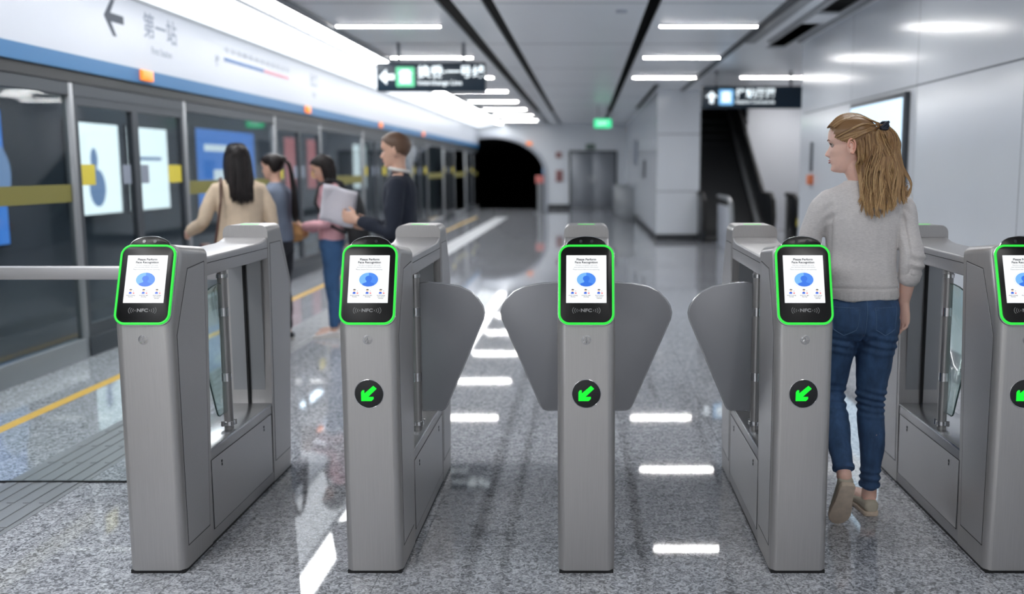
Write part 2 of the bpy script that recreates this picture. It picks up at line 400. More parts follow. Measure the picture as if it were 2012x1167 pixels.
for i, g in enumerate(gates):
    g.location = ((i - 2) * S_ - (.02 if i == 0 else 0) + (.012 if i == 4 else 0), GY, 0)
    tag(g, glabels[i], 'ticket gate', 'row of ticket gates')
    l, r = cfg[i]
    if l is not None: flap_obj(g, -1, l)
    if r is not None: flap_obj(g, 1, r)
def kill(o):
    for c in [x for x in bpy.data.objects if x.parent == o]: kill(c)
    bpy.data.objects.remove(o)
for c in [x for x in bpy.data.objects if x.parent == gates[0] and x.name.startswith('direction_light')]: kill(c)
# barrier rail and glass left of first gate
br = empty('barrier_railing', (-2.6, GY + 1.06, 0), 'steel rail over a clear glass panel, left of the leftmost gate', 'railing')
MB().box(-1.22, .889, -.025, .025, .985, 1.045).build('rail', steel_side, br, bevel=.006)
MB().box(-1.22, .889, -.004, .004, .008, .985).build('glass_panel', clear, br)
MB().box(-1.22, .889, -.006, .006, .0, .008).build('floor_channel', dark_lock, br)
# ------------------------------------------------------------------ room materials
def floor_material(name, base, jx=None, speck=1.0, rough=.10):
    m = bpy.data.materials.new(name); m.use_nodes = True; nt = m.node_tree; b = nt.nodes['Principled BSDF']; L = nt.links.new
    def N(t, **k):
        n = nt.nodes.new(t)
        for a, v in k.items(): setattr(n, a, v)
        return n
    tc = N('ShaderNodeTexCoord')
    n1 = N('ShaderNodeTexNoise'); n1.inputs['Scale'].default_value = 48; n1.inputs['Detail'].default_value = 3; n1.inputs['Distortion'].default_value = 1.6
    n2 = N('ShaderNodeTexNoise'); n2.inputs['Scale'].default_value = 120; n2.inputs['Detail'].default_value = 2
    n3 = N('ShaderNodeTexNoise'); n3.inputs['Scale'].default_value = 1.1; n3.inputs['Detail'].default_value = 2
    for n in (n1, n2, n3): L(tc.outputs['Object'], n.inputs['Vector'])
    c1 = N('ShaderNodeValToRGB'); e = c1.color_ramp.elements; e[0].position = .38; e[1].position = .62
    k = lambda f: tuple(min(1, c * f) for c in base[:3]) + (1,)
    e[0].color = k(1 - .46 * speck); e[1].color = k(1 + .42 * speck)
    x = e.new(.5); x.color = k(1.0)
    L(n1.outputs['Fac'], c1.inputs['Fac'])
    mm = N('ShaderNodeMixRGB', blend_type='MULTIPLY'); mm.inputs[0].default_value = 1
    c2 = N('ShaderNodeValToRGB'); c2.color_ramp.elements[0].position = .35; c2.color_ramp.elements[1].position = .6
    c2.color_ramp.elements[0].color = (.72, .73, .76, 1); c2.color_ramp.elements[1].color = (1.12, 1.12, 1.12, 1)
    L(n2.outputs['Fac'], c2.inputs['Fac']); L(c1.outputs['Color'], mm.inputs[1]); L(c2.outputs['Color'], mm.inputs[2])
    br = N('ShaderNodeTexBrick'); br.offset = 0; br.squash = 1
    mp = N('ShaderNodeMapping'); mp.inputs['Location'].default_value = (.77 + .0, -3.705, 0)
    L(tc.outputs['Object'], mp.inputs['Vector']); L(mp.outputs['Vector'], br.inputs['Vector'])
    br.inputs['Scale'].default_value = 1; br.inputs['Brick Width'].default_value = .75; br.inputs['Row Height'].default_value = .6
    br.inputs['Mortar Size'].default_value = .0016; br.inputs['Mortar Smooth'].default_value = 0
    br.inputs['Color1'].default_value = (.96, .96, .96, 1); br.inputs['Color2'].default_value = (1.06, 1.06, 1.06, 1); br.inputs['Mortar'].default_value = (.42, .42, .44, 1)
    m2 = N('ShaderNodeMixRGB', blend_type='MULTIPLY'); m2.inputs[0].default_value = 1
    L(mm.outputs[0], m2.inputs[1]); L(br.outputs['Color'], m2.inputs[2]); L(m2.outputs[0], b.inputs['Base Color'])
    rr = N('ShaderNodeMapRange'); rr.inputs['To Min'].default_value = rough * .75; rr.inputs['To Max'].default_value = rough * 1.4
    L(n3.outputs['Fac'], rr.inputs['Value']); L(rr.outputs[0], b.inputs['Roughness'])
    b.inputs['Specular IOR Level'].default_value = .62
    bp = N('ShaderNodeBump'); bp.inputs['Strength'].default_value = .006; bp.inputs['Distance'].default_value = .001
    L(n2.outputs['Fac'], bp.inputs['Height']); L(bp.outputs['Normal'], b.inputs['Normal'])
    MATS[name] = m; return m
floor_m = floor_material('granite_floor', srgb(168, 170, 175), speck=1.25, rough=.03)
ceil_m = mat('ceiling_panel', srgb(236, 239, 242), .32, .15, .5, noise=(.5, .03, ONE))
ceil_dark = mat('ceiling_slot', srgb(9, 10, 12), .8)
trim_grey = mat('trim_grey', srgb(110, 114, 120), .4, .2)
wall_m = mat('wall_enamel', srgb(224, 229, 235), .16, 0, .5, noise=(.7, .02, ONE))
wall_seam = mat('wall_seam', srgb(112, 118, 126), .5)
fascia_m = mat('fascia_white', srgb(182, 187, 196), .35)
blue_strip = mat('fascia_blue', srgb(34, 100, 148), .4)
dark_header = mat('dark_header', srgb(26, 29, 33), .4)
orange_m = mat('orange_lamp', srgb(240, 130, 50), .4, emit=srgb(245, 130, 45), es=.55)
frame_m = mat('door_frame_steel', srgb(150, 153, 156), .4, .6)
frame_dk = mat('door_frame_dark', srgb(66, 71, 77), .45, .3)
yellow_m = mat('yellow_sticker', srgb(206, 190, 62), .5)
yellow_line = mat('yellow_line', srgb(222, 178, 78), .4)
tactile_m = mat('tactile_steel', srgb(140, 142, 145), .42, .35)
light_m = mat('lamp_diffuser', srgb(255, 255, 255), .5, emit=(1, .985, .97, 1), es=60)
light_t = mat('track_fill_light', srgb(250, 250, 250), .5, emit=(.8, .9, 1, 1), es=14)
cove_m = mat('cove_panel', srgb(240, 242, 245), .5, emit=(.90, .95, 1, 1), es=.9)  # strip light on the sloped panel is put in as its own glow
cove_s = mat('cove_strip', srgb(250, 250, 250), .5, emit=(.98, .99, 1, 1), es=9)
track_dark = mat('track_wall', srgb(120, 126, 132), .8)
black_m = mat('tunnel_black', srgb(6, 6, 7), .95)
sign_m = mat('sign_navy', srgb(24, 46, 62), .35)
white_e = mat('sign_white', srgb(230, 236, 240), .5, emit=(.75, .84, .88, 1), es=.8)
green_e = mat('sign_green', srgb(90, 190, 140), .5, emit=srgb(100, 200, 150), es=.6)
blue_e = mat('sign_light_blue', srgb(110, 170, 220), .5, emit=srgb(120, 180, 225), es=.7)
exit_m = mat('exit_green', srgb(20, 150, 90), .5, emit=srgb(50, 205, 140), es=1.0)
ad_white = mat('advert_white', srgb(220, 230, 230), .4, emit=(.84, .93, .93, 1), es=1.1)
ad_blue = mat('advert_blue', srgb(40, 100, 190), .4, emit=srgb(64, 126, 205), es=.8)
ad_pink = mat('advert_pink', srgb(200, 120, 120), .4, emit=srgb(220, 120, 120), es=.5)
ad_soft = mat('advert_pale_blue', srgb(180, 210, 230), .4, emit=srgb(186, 212, 232), es=.85)
ad_fig = mat('advert_figure', srgb(60, 80, 110), .4, emit=srgb(120, 150, 190), es=.7)
ad_yel = mat('advert_yellow', srgb(230, 210, 120), .4, emit=srgb(235, 220, 150), es=1.0)
door_m = mat('lift_steel', srgb(140, 144, 150), .38, .6)
ink_dark = mat('print_dark', srgb(58, 66, 78), .6)
print_grey = mat('print_grey', srgb(128, 136, 150), .6)
print_blue = mat('print_blue', srgb(96, 126, 172), .6)
print_red = mat('print_red', srgb(214, 150, 162), .6)
base_dark = mat('skirting_dark', srgb(48, 51, 56), .4)
CH = 3.10
BX = -3.95; RX = 2.80; WE = 12.6; FY = 36.0; BY = -4.5; EX = 5.6
# floor / platform
f = struct(MB().box(BX - .12, EX, BY, FY, -.12, 0).build('floor', floor_m, smooth=0))
struct(MB().box(-9, BX - .12, BY, FY, -1.5, -1.3).build('floor_track', track_dark, smooth=0))
struct(MB().box(BX - .14, BX - .12, BY, FY, -1.3, -.0).build('wall_platform_edge', track_dark, smooth=0))
struct(MB().box(-6.75, -6.6, BY, FY, -1.3, 4.0).build('wall_track', track_dark, smooth=0))
# ceiling with slots
def holes_plane(name, xs, ys, solid, z0, z1, material):
    mb = MB()
    for i in range(len(xs) - 1):
        for j in range(len(ys) - 1):
            if solid(.5 * (xs[i] + xs[i + 1]), .5 * (ys[j] + ys[j + 1])): mb.box(xs[i], xs[i + 1], ys[j], ys[j + 1], z0, z1)
    return struct(mb.build(name, material, smooth=0))
SLOTS = [(-1.46, -1.30), (-1.02, -.90), (.60, .73)]
xs = [-2.86] + [v for a in SLOTS for v in a] + [1.32, 1.44, 1.95, 2.40, 2.66, RX, EX]
vents = [(a, a + 2.25) for a in [8.2 - 2.9 * 3 + 2.9 * k for k in range(5)]]
vents = [(v0 + .0, v1) for v0, v1 in vents]
ys = sorted(set([BY, 19.0, 27.0, FY, WE + .4] + [v for a in vents for v in a]))
def solid(x, y):
    for a, b in SLOTS:
        if a < x < b: return False
    if 1.32 < x < 1.44 and 19 < y < 27: return False
    if 2.40 < x < 2.66 and any(a < y < b for a, b in vents): return False
    if x > RX and y < WE + .4: return False
    if x > RX - .3 and y > 22.5 and False: return False
    return True
holes_plane('ceiling', xs, ys, solid, CH, CH + .03, ceil_m)
struct(MB().box(-3.0, EX, BY, FY, CH + .45, CH + .5).build('ceiling_void', ceil_dark, smooth=0))
# panel joints across the ceiling
jt = MB()
for k in range(14):
    y = 9.75 - 3.12 * 4 + 3.12 * k
    if y < BY or y > FY: continue
    for x0, x1 in ((-2.86, -1.46), (-1.30, -1.02), (-.90, .60), (.73, 1.95)): jt.box(x0, x1, y - .012, y + .012, CH - .001, CH + .001)
struct(jt.build('trim_1', trim_grey, smooth=0))
tr = MB().box(1.93, 2.02, BY, FY, CH - .015, CH + .0).build('trim_2', mat('trim_dark', srgb(52, 56, 62), .5), smooth=0); struct(tr)
tr = MB().box(2.02, 2.14, BY, WE, CH - .03, CH + .0).box(2.30, 2.38, BY, WE, CH - .02, CH).box(2.68, 2.74, BY, WE, CH - .02, CH).build('trim_3', frame_m, smooth=0); struct(tr)
# cove on the left
struct(MB().prism([(-3.93, 2.975), (-3.30, 3.09), (-3.30, 3.13), (-3.93, 3.13)], BY, FY - .4, None, plane='XZ').build('ceiling_cove', cove_m, smooth=0))
struct(MB().box(-3.30, -3.24, BY, FY, CH - .035, CH + .03).build('trim_4', trim_grey, smooth=0))
struct(MB().box(-3.24, -2.96, BY, FY - .4, CH - .004, CH + .02).build('light_cove_strip', cove_s, smooth=0))
struct(MB().box(-2.96, -2.86, BY, FY, CH - .03, CH + .03).build('trim_5', trim_grey, smooth=0))
# fascia over the platform doors
struct(MB().box(BX - .20, BX, BY, FY - .2, 2.37, 2.985).build('wall_left_fascia', fascia_m, smooth=0))
struct(MB().box(BX - .20, BX + .012, BY, FY - .2, 2.955, 2.985).build('trim_6', mat('fascia_line', srgb(176, 180, 182), .5), smooth=0))
struct(MB().box(BX - .21, BX + .004, BY, FY - .2, 2.25, 2.37).build('trim_7', blue_strip, smooth=0))
struct(MB().box(BX - .24, BX - .02, BY, FY - .2, 2.16, 2.25).build('trim_8', dark_header, smooth=0))
struct(MB().box(-6.6, BX - .2, BY, FY - .2, 3.0, 3.05).build('ceiling_track', track_dark, smooth=0))
for k in range(7):  # added lamps that brighten the dark track behind the glass
    o = MB().box(-.6, .6, -.05, .05, -.04, 0).build('track_fill_lamp', light_t, smooth=0); o.location = (-5.4, 3.6 + 5 * k, 3.012); o.rotation_euler[2] = PI / 2
    tag(o, '%s added fill lamp above the track behind the glass doors, counted away from the camera' % ['first', 'second', 'third', 'fourth', 'fifth', 'sixth', 'seventh'][k], 'lamp', 'added fill lamps above the track')
# print on the fascia; M maps text x->+Y, y->+Z, facing +X
FM = lambda y, z, x=BX + .0001: Matrix(((0, 0, 1, x), (1, 0, 0, y), (0, 1, 0, z), (0, 0, 0, 1)))
ar = MB(); q = 0.0
AY = 8.32
ar.prism([(-.17, 0), (-.03, .15), (.03, .15), (-.06, .035), (.17, .035), (.17, -.035), (-.06, -.035), (.03, -.15), (-.03, -.15)], 0, .002, FM(AY, 2.745), plane='XY')
tag(ar.build('direction_arrow', ink_dark, smooth=0), 'dark arrow pointing left on the white band above the platform doors', 'sign marking')
def fascia_text(name, label, cat, items):
    mb = MB()
    for s, size, y, z, b in items:
        vs, fs = text_geo(s, size, b); mb.add(vs, fs, FM(y, z))
    return tag(mb.build(name, items_mat, smooth=0), label, cat)
items_mat = print_grey
fascia_text('station_lettering', 'grey station name lettering on the white band right of the dark arrow', 'lettering', [('第一站', .24, 9.22, 2.755, .003), ('First Station', .09, 9.22, 2.56, .001)])
rm = empty('route_map', (BX - .0006, 11.95, 2.65), 'coloured route line with small station marks on the white band above the platform doors', 'route map')
MBr = lambda: MB()
RMt = lambda dy, dz: Matrix(((0, 0, 1, .0025), (1, 0, 0, dy), (0, 1, 0, dz), (0, 0, 0, 1)))
MBr().box(-1.15, .15, -.018, .018, 0, .003, RMt(0, .03)).build('blue_line', print_blue, rm)
MBr().box(.15, 1.15, -.018, .018, 0, .003, RMt(0, .03)).build('red_line', print_red, rm)
st = MBr()
for k in range(12):
    st.cyl((.001, -1.1 + k * .2, .03), (.005, -1.1 + k * .2, .03), .026, n=12)
st.build('station_marks', fascia_m, rm)
nm = MBr()
for k in range(12):
    vs, fs = text_geo('一二三四五六七八九十上下'[k] + '站', .07, .0); nm.add(vs, fs, RMt(-1.1 + k * .2, .13)); nm.build('station_name', print_grey, rm, smooth=0); nm = MBr()
vs, fs = text_geo('往', .13, .002); nm.add(vs, fs, RMt(-1.35, -.02))
nm.build('destination_name', print_grey, rm, smooth=0)
fascia_text('exit_lettering', 'small grey lettering on the white band right of the route line', 'lettering', [('出口', .20, 14.3, 2.74, .003), ('Exit', .12, 14.3, 2.56, .001)])
for y, w in ((8.84, .22), (13.9, .22), (18.8, .2), (23.7, .2)):
    tag(MB().box(BX, BX + .03, y - w / 2, y + w / 2, 2.275, 2.365).build('door_status_lamp', orange_m, bevel=.004),
        {8.84: 'orange door lamp on the blue strip nearest the camera', 13.9: 'second orange door lamp along the blue strip', 18.8: 'third orange door lamp along the blue strip', 23.7: 'farthest orange door lamp along the blue strip'}[y], 'lamp', 'orange lamps on the blue strip')
# platform doors: sliding pair [y0, y0+2.13], fixed screen of 2.8 between
PS = [2.64 + 4.93 * k for k in range(-1, 7)]
def psd_thing(name, y0, y1, label, group, sliding):
    r = empty(name, (BX - .06, y0, 0), label, 'platform door' if sliding else 'glass screen', group)
    W = y1 - y0
    MB().box(-.03, .03, 0, .07, 0, 2.17).build('mullion', frame_m, r, bevel=.006)
    MB().box(-.04, .045, .075, W, 0, .16).build('kick_plate', frame_m if not sliding else frame_dk, r, bevel=.006)
    MB().box(-.03, .03, .075, W, 2.06, 2.17).build('top_frame', frame_dk, r)
    if sliding:
        h = W / 2 + .037
        for a, b, k in ((.075, h, 0), (h, W, 1)):
            lf = MB().box(-.025, .025, a, a + .055, .16, 2.06).box(-.025, .025, b - .055, b, .16, 2.06).box(-.025, .025, a + .055, b - .055, .16, .26).box(-.025, .025, a + .055, b - .055, 1.99, 2.06).build('door_leaf', frame_dk, r)
            MB().box(-.005, .005, a + .055, b - .055, .26, 1.99).build('glass', psd_glass, lf, smooth=0)
            yy = (a + .06, a + .30) if k == 0 else (b - .36, b - .06)
            MB().box(.006, .008, yy[0], yy[1], 1.365, 1.53).build('yellow_sticker', yellow_m, lf, smooth=0)
            yy = (b - .25, b - .10) if k == 0 else (a + .10, a + .25)
            MB().box(.006, .008, yy[0], yy[1], 1.365, 1.53).build('grey_sticker', print_grey, lf, smooth=0)
    else:
        MB().box(-.005, .005, .075, W, .16, 2.06).build('glass', psd_glass, r, smooth=0)
        MB().box(.006, .008, .085, W - .01, 1.24, 1.375).build('yellow_band', yellow_soft, r, smooth=0)
    return r
yellow_soft = mat('yellow_band', srgb(116, 111, 52), .5)
ordn = ['behind the camera side', 'nearest', 'second', 'third', 'fourth', 'fifth', 'sixth', 'seventh']
for k, y in enumerate(PS):
    if y > FY - 2: break
    y2 = min(y + 2.13, FY - .25); y3 = min(y + 4.93, FY - .25)
    if k >= 1:
        psd_thing('platform_door', y, y2, '%s pair of sliding glass platform doors with yellow stickers, counted away from the camera' % {1: 'nearest', 2: 'second', 3: 'third', 4: 'fourth', 5: 'fifth', 6: 'sixth', 7: 'farthest'}[k], 'sliding platform doors', True)
    if y3 > y2 + .3 and k >= 1:
        psd_thing('glass_screen', y2, y3, '%s fixed glass screen with a yellow band, counted away from the camera' % {1: 'nearest', 2: 'second', 3: 'third', 4: 'fourth', 5: 'fifth', 6: 'sixth', 7: 'farthest'}[k], 'fixed glass screens', False)
# advertising light boxes on the far track wall
def advert(y0, y1, z0, z1, m, label, fig=None):
    r = empty('advert_lightbox', (-6.6, y0, z0), label, 'advertisement', 'adverts across the track')
    MB().box(0, .05, 0, y1 - y0, 0, z1 - z0).build('frame', frame_dk, r, bevel=.004)
    p = MB().box(.05, .056, .03, y1 - y0 - .03, .03, z1 - z0 - .03).build('poster', m, r, smooth=0)
    W = y1 - y0; H = z1 - z0
    if fig == 'bottle':
        MB().ball((.058, W * .5, H * .30), (.004, W * .16, H * .20)).ball((.058, W * .46, H * .6), (.004, W * .07, H * .12)).build('picture', ad_fig, p)
    elif fig == 'panel':
        MB().box(.056, .058, W * .12, W * .5, H * .72, H * .80).box(.056, .058, W * .25, W * .52, H * .22, H * .50).build('picture', white_e, p, smooth=0)
    elif fig == 'scene':
        MB().ball((.058, W * .93, H * .52), (.004, W * .10, H * .22)).build('picture', ad_fig, p)
    elif fig == 'lines':
        MB().box(.056, .058, W * .2, W * .8, H * .60, H * .64).ball((.058, W * .12, H * .42), (.004, W * .08, H * .12)).build('picture', ad_fig, p, smooth=0)
advert(8.2, 11.0, .62, 2.18, ad_blue, 'blue advert seen through the glass at the left edge', 'scene')
advert(12.35, 13.72, .86, 2.12, ad_white, 'bright white advert with a bluish figure behind the sliding doors, left of the pair', 'bottle')
advert(13.95, 15.30, .86, 2.12, ad_white, 'bright white advert with thin lines behind the sliding doors, right of the pair', 'lines')
advert(16.4, 19.3, .75, 2.2, ad_blue, 'blue advert behind the head of the woman in beige', 'panel')
advert(21.2, 22.2, 1.0, 2.2, ad_pink, 'narrow pink advert above the woman in pink', None)
advert(22.9, 24.0, 1.0, 2.2, ad_pink, 'second pink advert, right of the narrow one', None)
advert(27.4, 29.0, .9, 2.2, ad_white, 'white advert left of the man in navy, far along the track', None)
# floor markings
struct(MB().box(-3.43, -3.35, BY, 30, .0, .0015).build('trim_9', yellow_line, smooth=0))
tp = MB().box(-2.79, -2.41, BY, 30, 0, .002)
struct(tp.build('trim_10', tactile_m, smooth=0))
rb = MB()
for k in range(5):
    x = -2.745 + k * .073
    for j in range(44):
        y = 1.2 + j * .30
        rb.box(x - .017, x + .017, y, y + .285, .002, .006)
struct(rb.build('trim_11', tactile_m, bevel=.0015, seg=1))
# right wall
struct(MB().box(RX, RX + .2, BY, WE, 0, CH + .05).build('wall_right', wall_m, smooth=0))
sm = MB().box(RX - .002, RX + .001, BY, WE, 2.188, 2.202)
for y in (2.2, 4.25, 6.3, 8.35, 10.4): sm.box(RX - .0012, RX + .001, y - .003, y + .003, 0, 2.188); sm.box(RX - .0012, RX + .001, y - .003, y + .003, 2.202, CH)
struct(sm.build('trim_12', wall_seam, smooth=0))
struct(MB().box(RX + .0, EX, WE + .0, WE + .2, 0, CH + .05).box(RX, RX + .2, WE - .001, WE, 0, CH).build('wall_right_return', wall_m, smooth=0))
struct(MB().box(RX - .012, RX, BY, WE, 0, .12).build('baseboard_right', base_dark, smooth=0))
lb = empty('wall_lightbox', (RX, 8.5, .85), 'pale blue glowing advert box on the right wall, behind the walking woman', 'light box')
MB().box(-.05, 0, 0, 1.75, 0, 1.31).build('frame', frame_dk, lb, bevel=.006)
MB().box(-.056, -.05, .05, 1.70, .05, 1.26).build('poster', ad_soft, lb, smooth=0)
MB().box(-.058, -.056, .30, 1.3, .55, .80).build('picture', white_e, lb, smooth=0)
fb = empty('wall_call_point', (RX, 12.1, 1.3), 'small orange box with a thin dark handset on the right wall near its far end', 'call point')
MB().box(-.05, 0, -.09, .09, 0, .12).build('orange_box', mat('orange_paint', srgb(214, 120, 78), .5), fb, bevel=.008)
MB().box(-.03, 0, -.035, .035, .16, .52).build('dark_strip', trim_grey, fb, bevel=.006)
# far wall with the tunnel mouth
tc_x, rx_, zs, zt = -3.50, 2.0, 1.30, 2.66
arc = [(tc_x + rx_ * math.cos(a), zs + (zt - zs) * math.sin(a)) for a in [PI * i / 32 for i in range(33)]]
fw = MB()
# wall pieces round the arch
for i in range(32):
    (xa, za), (xb, zb) = arc[i], arc[i + 1]
    fw.prism([(xa, za), (xa, 3.6), (xb, 3.6), (xb, zb)], FY, FY + .3, None, plane='XZ')
fw.box(arc[0][0], EX, FY, FY + .3, -1.3, 3.6); fw.box(-6.6, arc[-1][0], FY, FY + .3, -1.3, 3.6)
struct(fw.build('wall_far', wall_m, smooth=0))
arc2 = [(tc_x + (rx_ + .02) * math.cos(a), zs + (zt - zs + .02) * math.sin(a)) for a in [PI * i / 32 for i in range(33)]]
rim = MB(); rim.path([(arc[0][0], FY - .02, 0)] + [(x, FY - .02, z) for x, z in arc] + [(arc[-1][0], FY - .02, 0)], .07, n=8); struct(rim.build('trim_13', fascia_m))
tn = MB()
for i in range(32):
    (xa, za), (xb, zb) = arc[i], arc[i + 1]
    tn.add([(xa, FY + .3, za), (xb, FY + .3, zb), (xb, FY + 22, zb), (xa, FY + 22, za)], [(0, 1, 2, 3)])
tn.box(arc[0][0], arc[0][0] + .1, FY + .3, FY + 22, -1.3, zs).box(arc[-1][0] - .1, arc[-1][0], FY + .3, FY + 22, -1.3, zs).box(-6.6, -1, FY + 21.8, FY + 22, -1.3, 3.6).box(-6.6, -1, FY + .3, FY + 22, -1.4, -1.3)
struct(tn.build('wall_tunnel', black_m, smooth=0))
# double door in the far wall
dr = empty('double_door', (.245, FY, 0), 'grey double metal door with a frame in the far wall', 'door')
MB().box(-.88, -.80, -.05, 0, 0, 2.14).box(.80, .88, -.05, 0, 0, 2.14).box(-.88, .88, -.05, 0, 2.06, 2.14).build('door_frame', frame_dk, dr, bevel=.005)
for s in (-1, 1):
    lf = MB().box(min(s * .005, s * .80), max(s * .005, s * .80), -.035, -.002, .01, 2.06).build('door_leaf', door_m, dr, bevel=.004)
    MB().box(min(s * .06, s * .10), max(s * .06, s * .10), -.07, -.035, .95, 1.2).build('handle', chrome, lf, bevel=.004)
struct(MB().box(-1.45, -.64, FY - .02, FY, 0, .17).box(1.13, EX, FY - .02, FY, 0, .17).build('baseboard_far', base_dark, smooth=0))
def plate(name, x, z, w, h, m, label, cat, y=FY):
    return tag(MB().box(x - w / 2, x + w / 2, y - .05, y + .01, z - h / 2, z + h / 2).build(name, m, bevel=.005), label, cat)
plate('door_sign', .15, 2.28, .34, .2, mat('sage', srgb(104, 124, 116), .5), 'small dark green sign above the double door', 'sign')
plate('alarm_box', -1.02, 1.98, .22, .22, mat('dull_red', srgb(150, 110, 108), .5), 'small reddish round alarm box high on the wall left of the double door', 'alarm')
plate('notice_board', -1.0, 1.22, .26, .42, mat('notice', srgb(150, 104, 104), .5), 'small red and dark notice on the wall left of the double door', 'notice')
plate('wall_plaque', -1.54, 1.40, .16, .24, mat('plaque_blue', srgb(120, 158, 200), .5), 'small blue plaque beside the tunnel mouth', 'plaque')
tag(MB().box(-2.2, -2.0, FY - .09, FY - .02, 2.35, 2.45).build('tunnel_lamp', orange_m, bevel=.01), 'small orange lamp on the rim of the tunnel mouth', 'lamp')
# exit sign
es_ = empty('exit_sign', (.42, 25.0, 2.52), 'glowing green exit sign hanging from the ceiling before the far wall', 'exit sign')
MB().box(-.22, .22, -.03, .03, 0, .22).build('housing', exit_m, es_, bevel=.01)
[MB().cyl((s * .12, 0, .22), (s * .12, 0, CH - 2.52), .008).build('hanger', trim_grey, es_) for s in (-1, 1)]
pm = MB(); vs, fs = text_geo('EXIT', .13, .002); pm.add(vs, fs, Matrix(((1, 0, 0, .0), (0, 0, -1, -.031), (0, 1, 0, .11), (0, 0, 0, 1)))); pm.build('lettering', white_e, es_, smooth=0)
# column
struct(MB().box(1.47, 2.36, 20.3, FY, 0, CH + .02).build('wall_column', wall_m, smooth=0))
struct(MB().box(1.455, 2.375, 20.285, FY - .05, 0, .13).build('baseboard_column', base_dark, smooth=0))
sm = MB()
for z in (1.02, 2.2): sm.box(1.466, 2.364, 20.296, FY - .1, z - .008, z + .008)
struct(sm.build('trim_14', wall_seam, smooth=0))
tag(MB().box(1.42, 1.47, 24.2, 24.8, 1.25, 1.7).build('wall_cabinet', trim_grey, bevel=.01), 'small grey box on the side face of the white column', 'box')
tag(MB().box(1.43, 1.47, 28.2, 29.4, 1.6, 2.3).build('wall_notice', ad_soft2 if 'ad_soft2' in globals() else print_grey, bevel=.01), 'pale notice panel farther along the side face of the column', 'notice')
# escalator bay walls
struct(MB().box(EX, EX + .2, WE, FY, 0, 6.5).build('wall_escalator_side', wall_m, smooth=0))
# escalator
ev = empty('escalator', (3.05, 20.9, 0), 'dark escalator rising away beneath the right hanging sign', 'escalator')
step_m = mat('escalator_step', srgb(62, 65, 70), .45, .4); step_f = mat('escalator_riser', srgb(30, 32, 35), .6)
tanE = math.tan(math.radians(30))
sp = MB()
for k in range(15):
    y = -.4 + k * .36; z = max(0, (k - 1) * .36 * tanE)
    st_ = MB().box(-.62, .62, y, y + .38, z - .03 if z else .0, z + .02)
    o = st_.build('step', step_m, ev, bevel=.004)
    rs = MB()
    for j in range(30): rs.box(-.61 + j * .041, -.61 + j * .041 + .018, y + .355, y + .375, z, z + .205)
    rs.build('riser', step_f, o, smooth=0)
MB().prism([(-1.2, 0), (-1.2, .05), (-.1, .05), (5.2, 3.0), (6.2, 3.0), (.3, -.0)], -.66, .66, None, plane='YZ').build('truss', step_f, ev, smooth=0)
prof = [(-1.5, 0), (-1.55, .55), (-1.45, .85), (-1.2, .98), (-.3, .98), (5.1, .98 + 5.2 * tanE), (5.1, 5.2 * tanE - .1), (-.1, 0)]
for s in (-1, 1):
    x = s * .70
    b = MB().prism(prof, x - .03, x + .03, None, plane='YZ').build('balustrade', mat('balustrade', srgb(40, 43, 47), .3, .3), ev, bevel=.01)
    MB().path([(x, a, z) for a, z in [(-1.45, .12)] + prof[1:6]], .045, n=10).build('handrail', plinth_m, b)
    MB().prism([(-.3, .06), (-.3, .16), (5.1, 5.4 * tanE + .16), (5.1, 5.4 * tanE + .0)], x - s * .03 - .06, x - s * .03 + .06, None, plane='YZ').build('skirt', frame_m, b, bevel=.008)
# inclined lining to right of the escalator and wall behind
struct(MB().box(3.98, 5.6, 24.2, 24.5, 0, 3.6).build('wall_escalator_back', mat('lining', srgb(206, 208, 214), .3), smooth=0))
nb = empty('stair_newel', (4.25, 19.6, 0), 'dark curved handrail end right of the escalator foot', 'handrail')
MB().path([(0, 1.0, .95), (0, .2, .95), (0, -.1, .86), (0, -.22, .65), (0, -.2, .1), (0, -.2, 0)], .05, n=10).build('rail', plinth_m, nb)
MB().box(-.02, .02, -.15, 1.0, .0, .90).build('infill', MATS['balustrade'], nb, bevel=.01)
MB().box(-.05, .05, -.27, -.24, .35, .50).build('yellow_mark', yellow_m, nb)
nb = empty('curved_handrail', (2.62, 17.6, 0), 'pale curved handrail beside the foot of the white column', 'handrail')
MB().path([(0, 1.6, .95), (0, .3, .95), (0, 0, .86), (0, -.14, .6), (0, -.14, 0)], .04, n=10).build('rail', frame_m, nb)
MB().box(-.02, .02, 0, 1.6, 0, .80).build('infill', fascia_m, nb, bevel=.01)
# posts by far wall
for x, y, lab in ((-1.55, 32.5, 'thin grey post with a pink cap before the tunnel mouth'), (-5.1 + .9, 30, None)):
    if lab is None: continue
    r = empty('barrier_post', (x, y, 0), lab, 'post')
    MB().cyl((0, 0, 0), (0, 0, 1.0), .09).cyl((0, 0, 0), (0, 0, .04), .2).build('pole', frame_m, r)
    MB().box(-.14, .14, -.05, .05, 1.0, 1.25).build('cap', mat('pink_cap', srgb(206, 118, 112), .5), r, bevel=.01)
for x, y, lab in ((1.15, 27.0, 'grey upright barrier panel left of the column base, nearer one'), (1.12, 30.0, 'grey upright barrier panel left of the column base, farther one')):
    tag(MB().box(x - .28, x + .20, y - .03, y + .03, 0, 1.0).build('queue_barrier', frame_m, bevel=.02), lab, 'barrier')
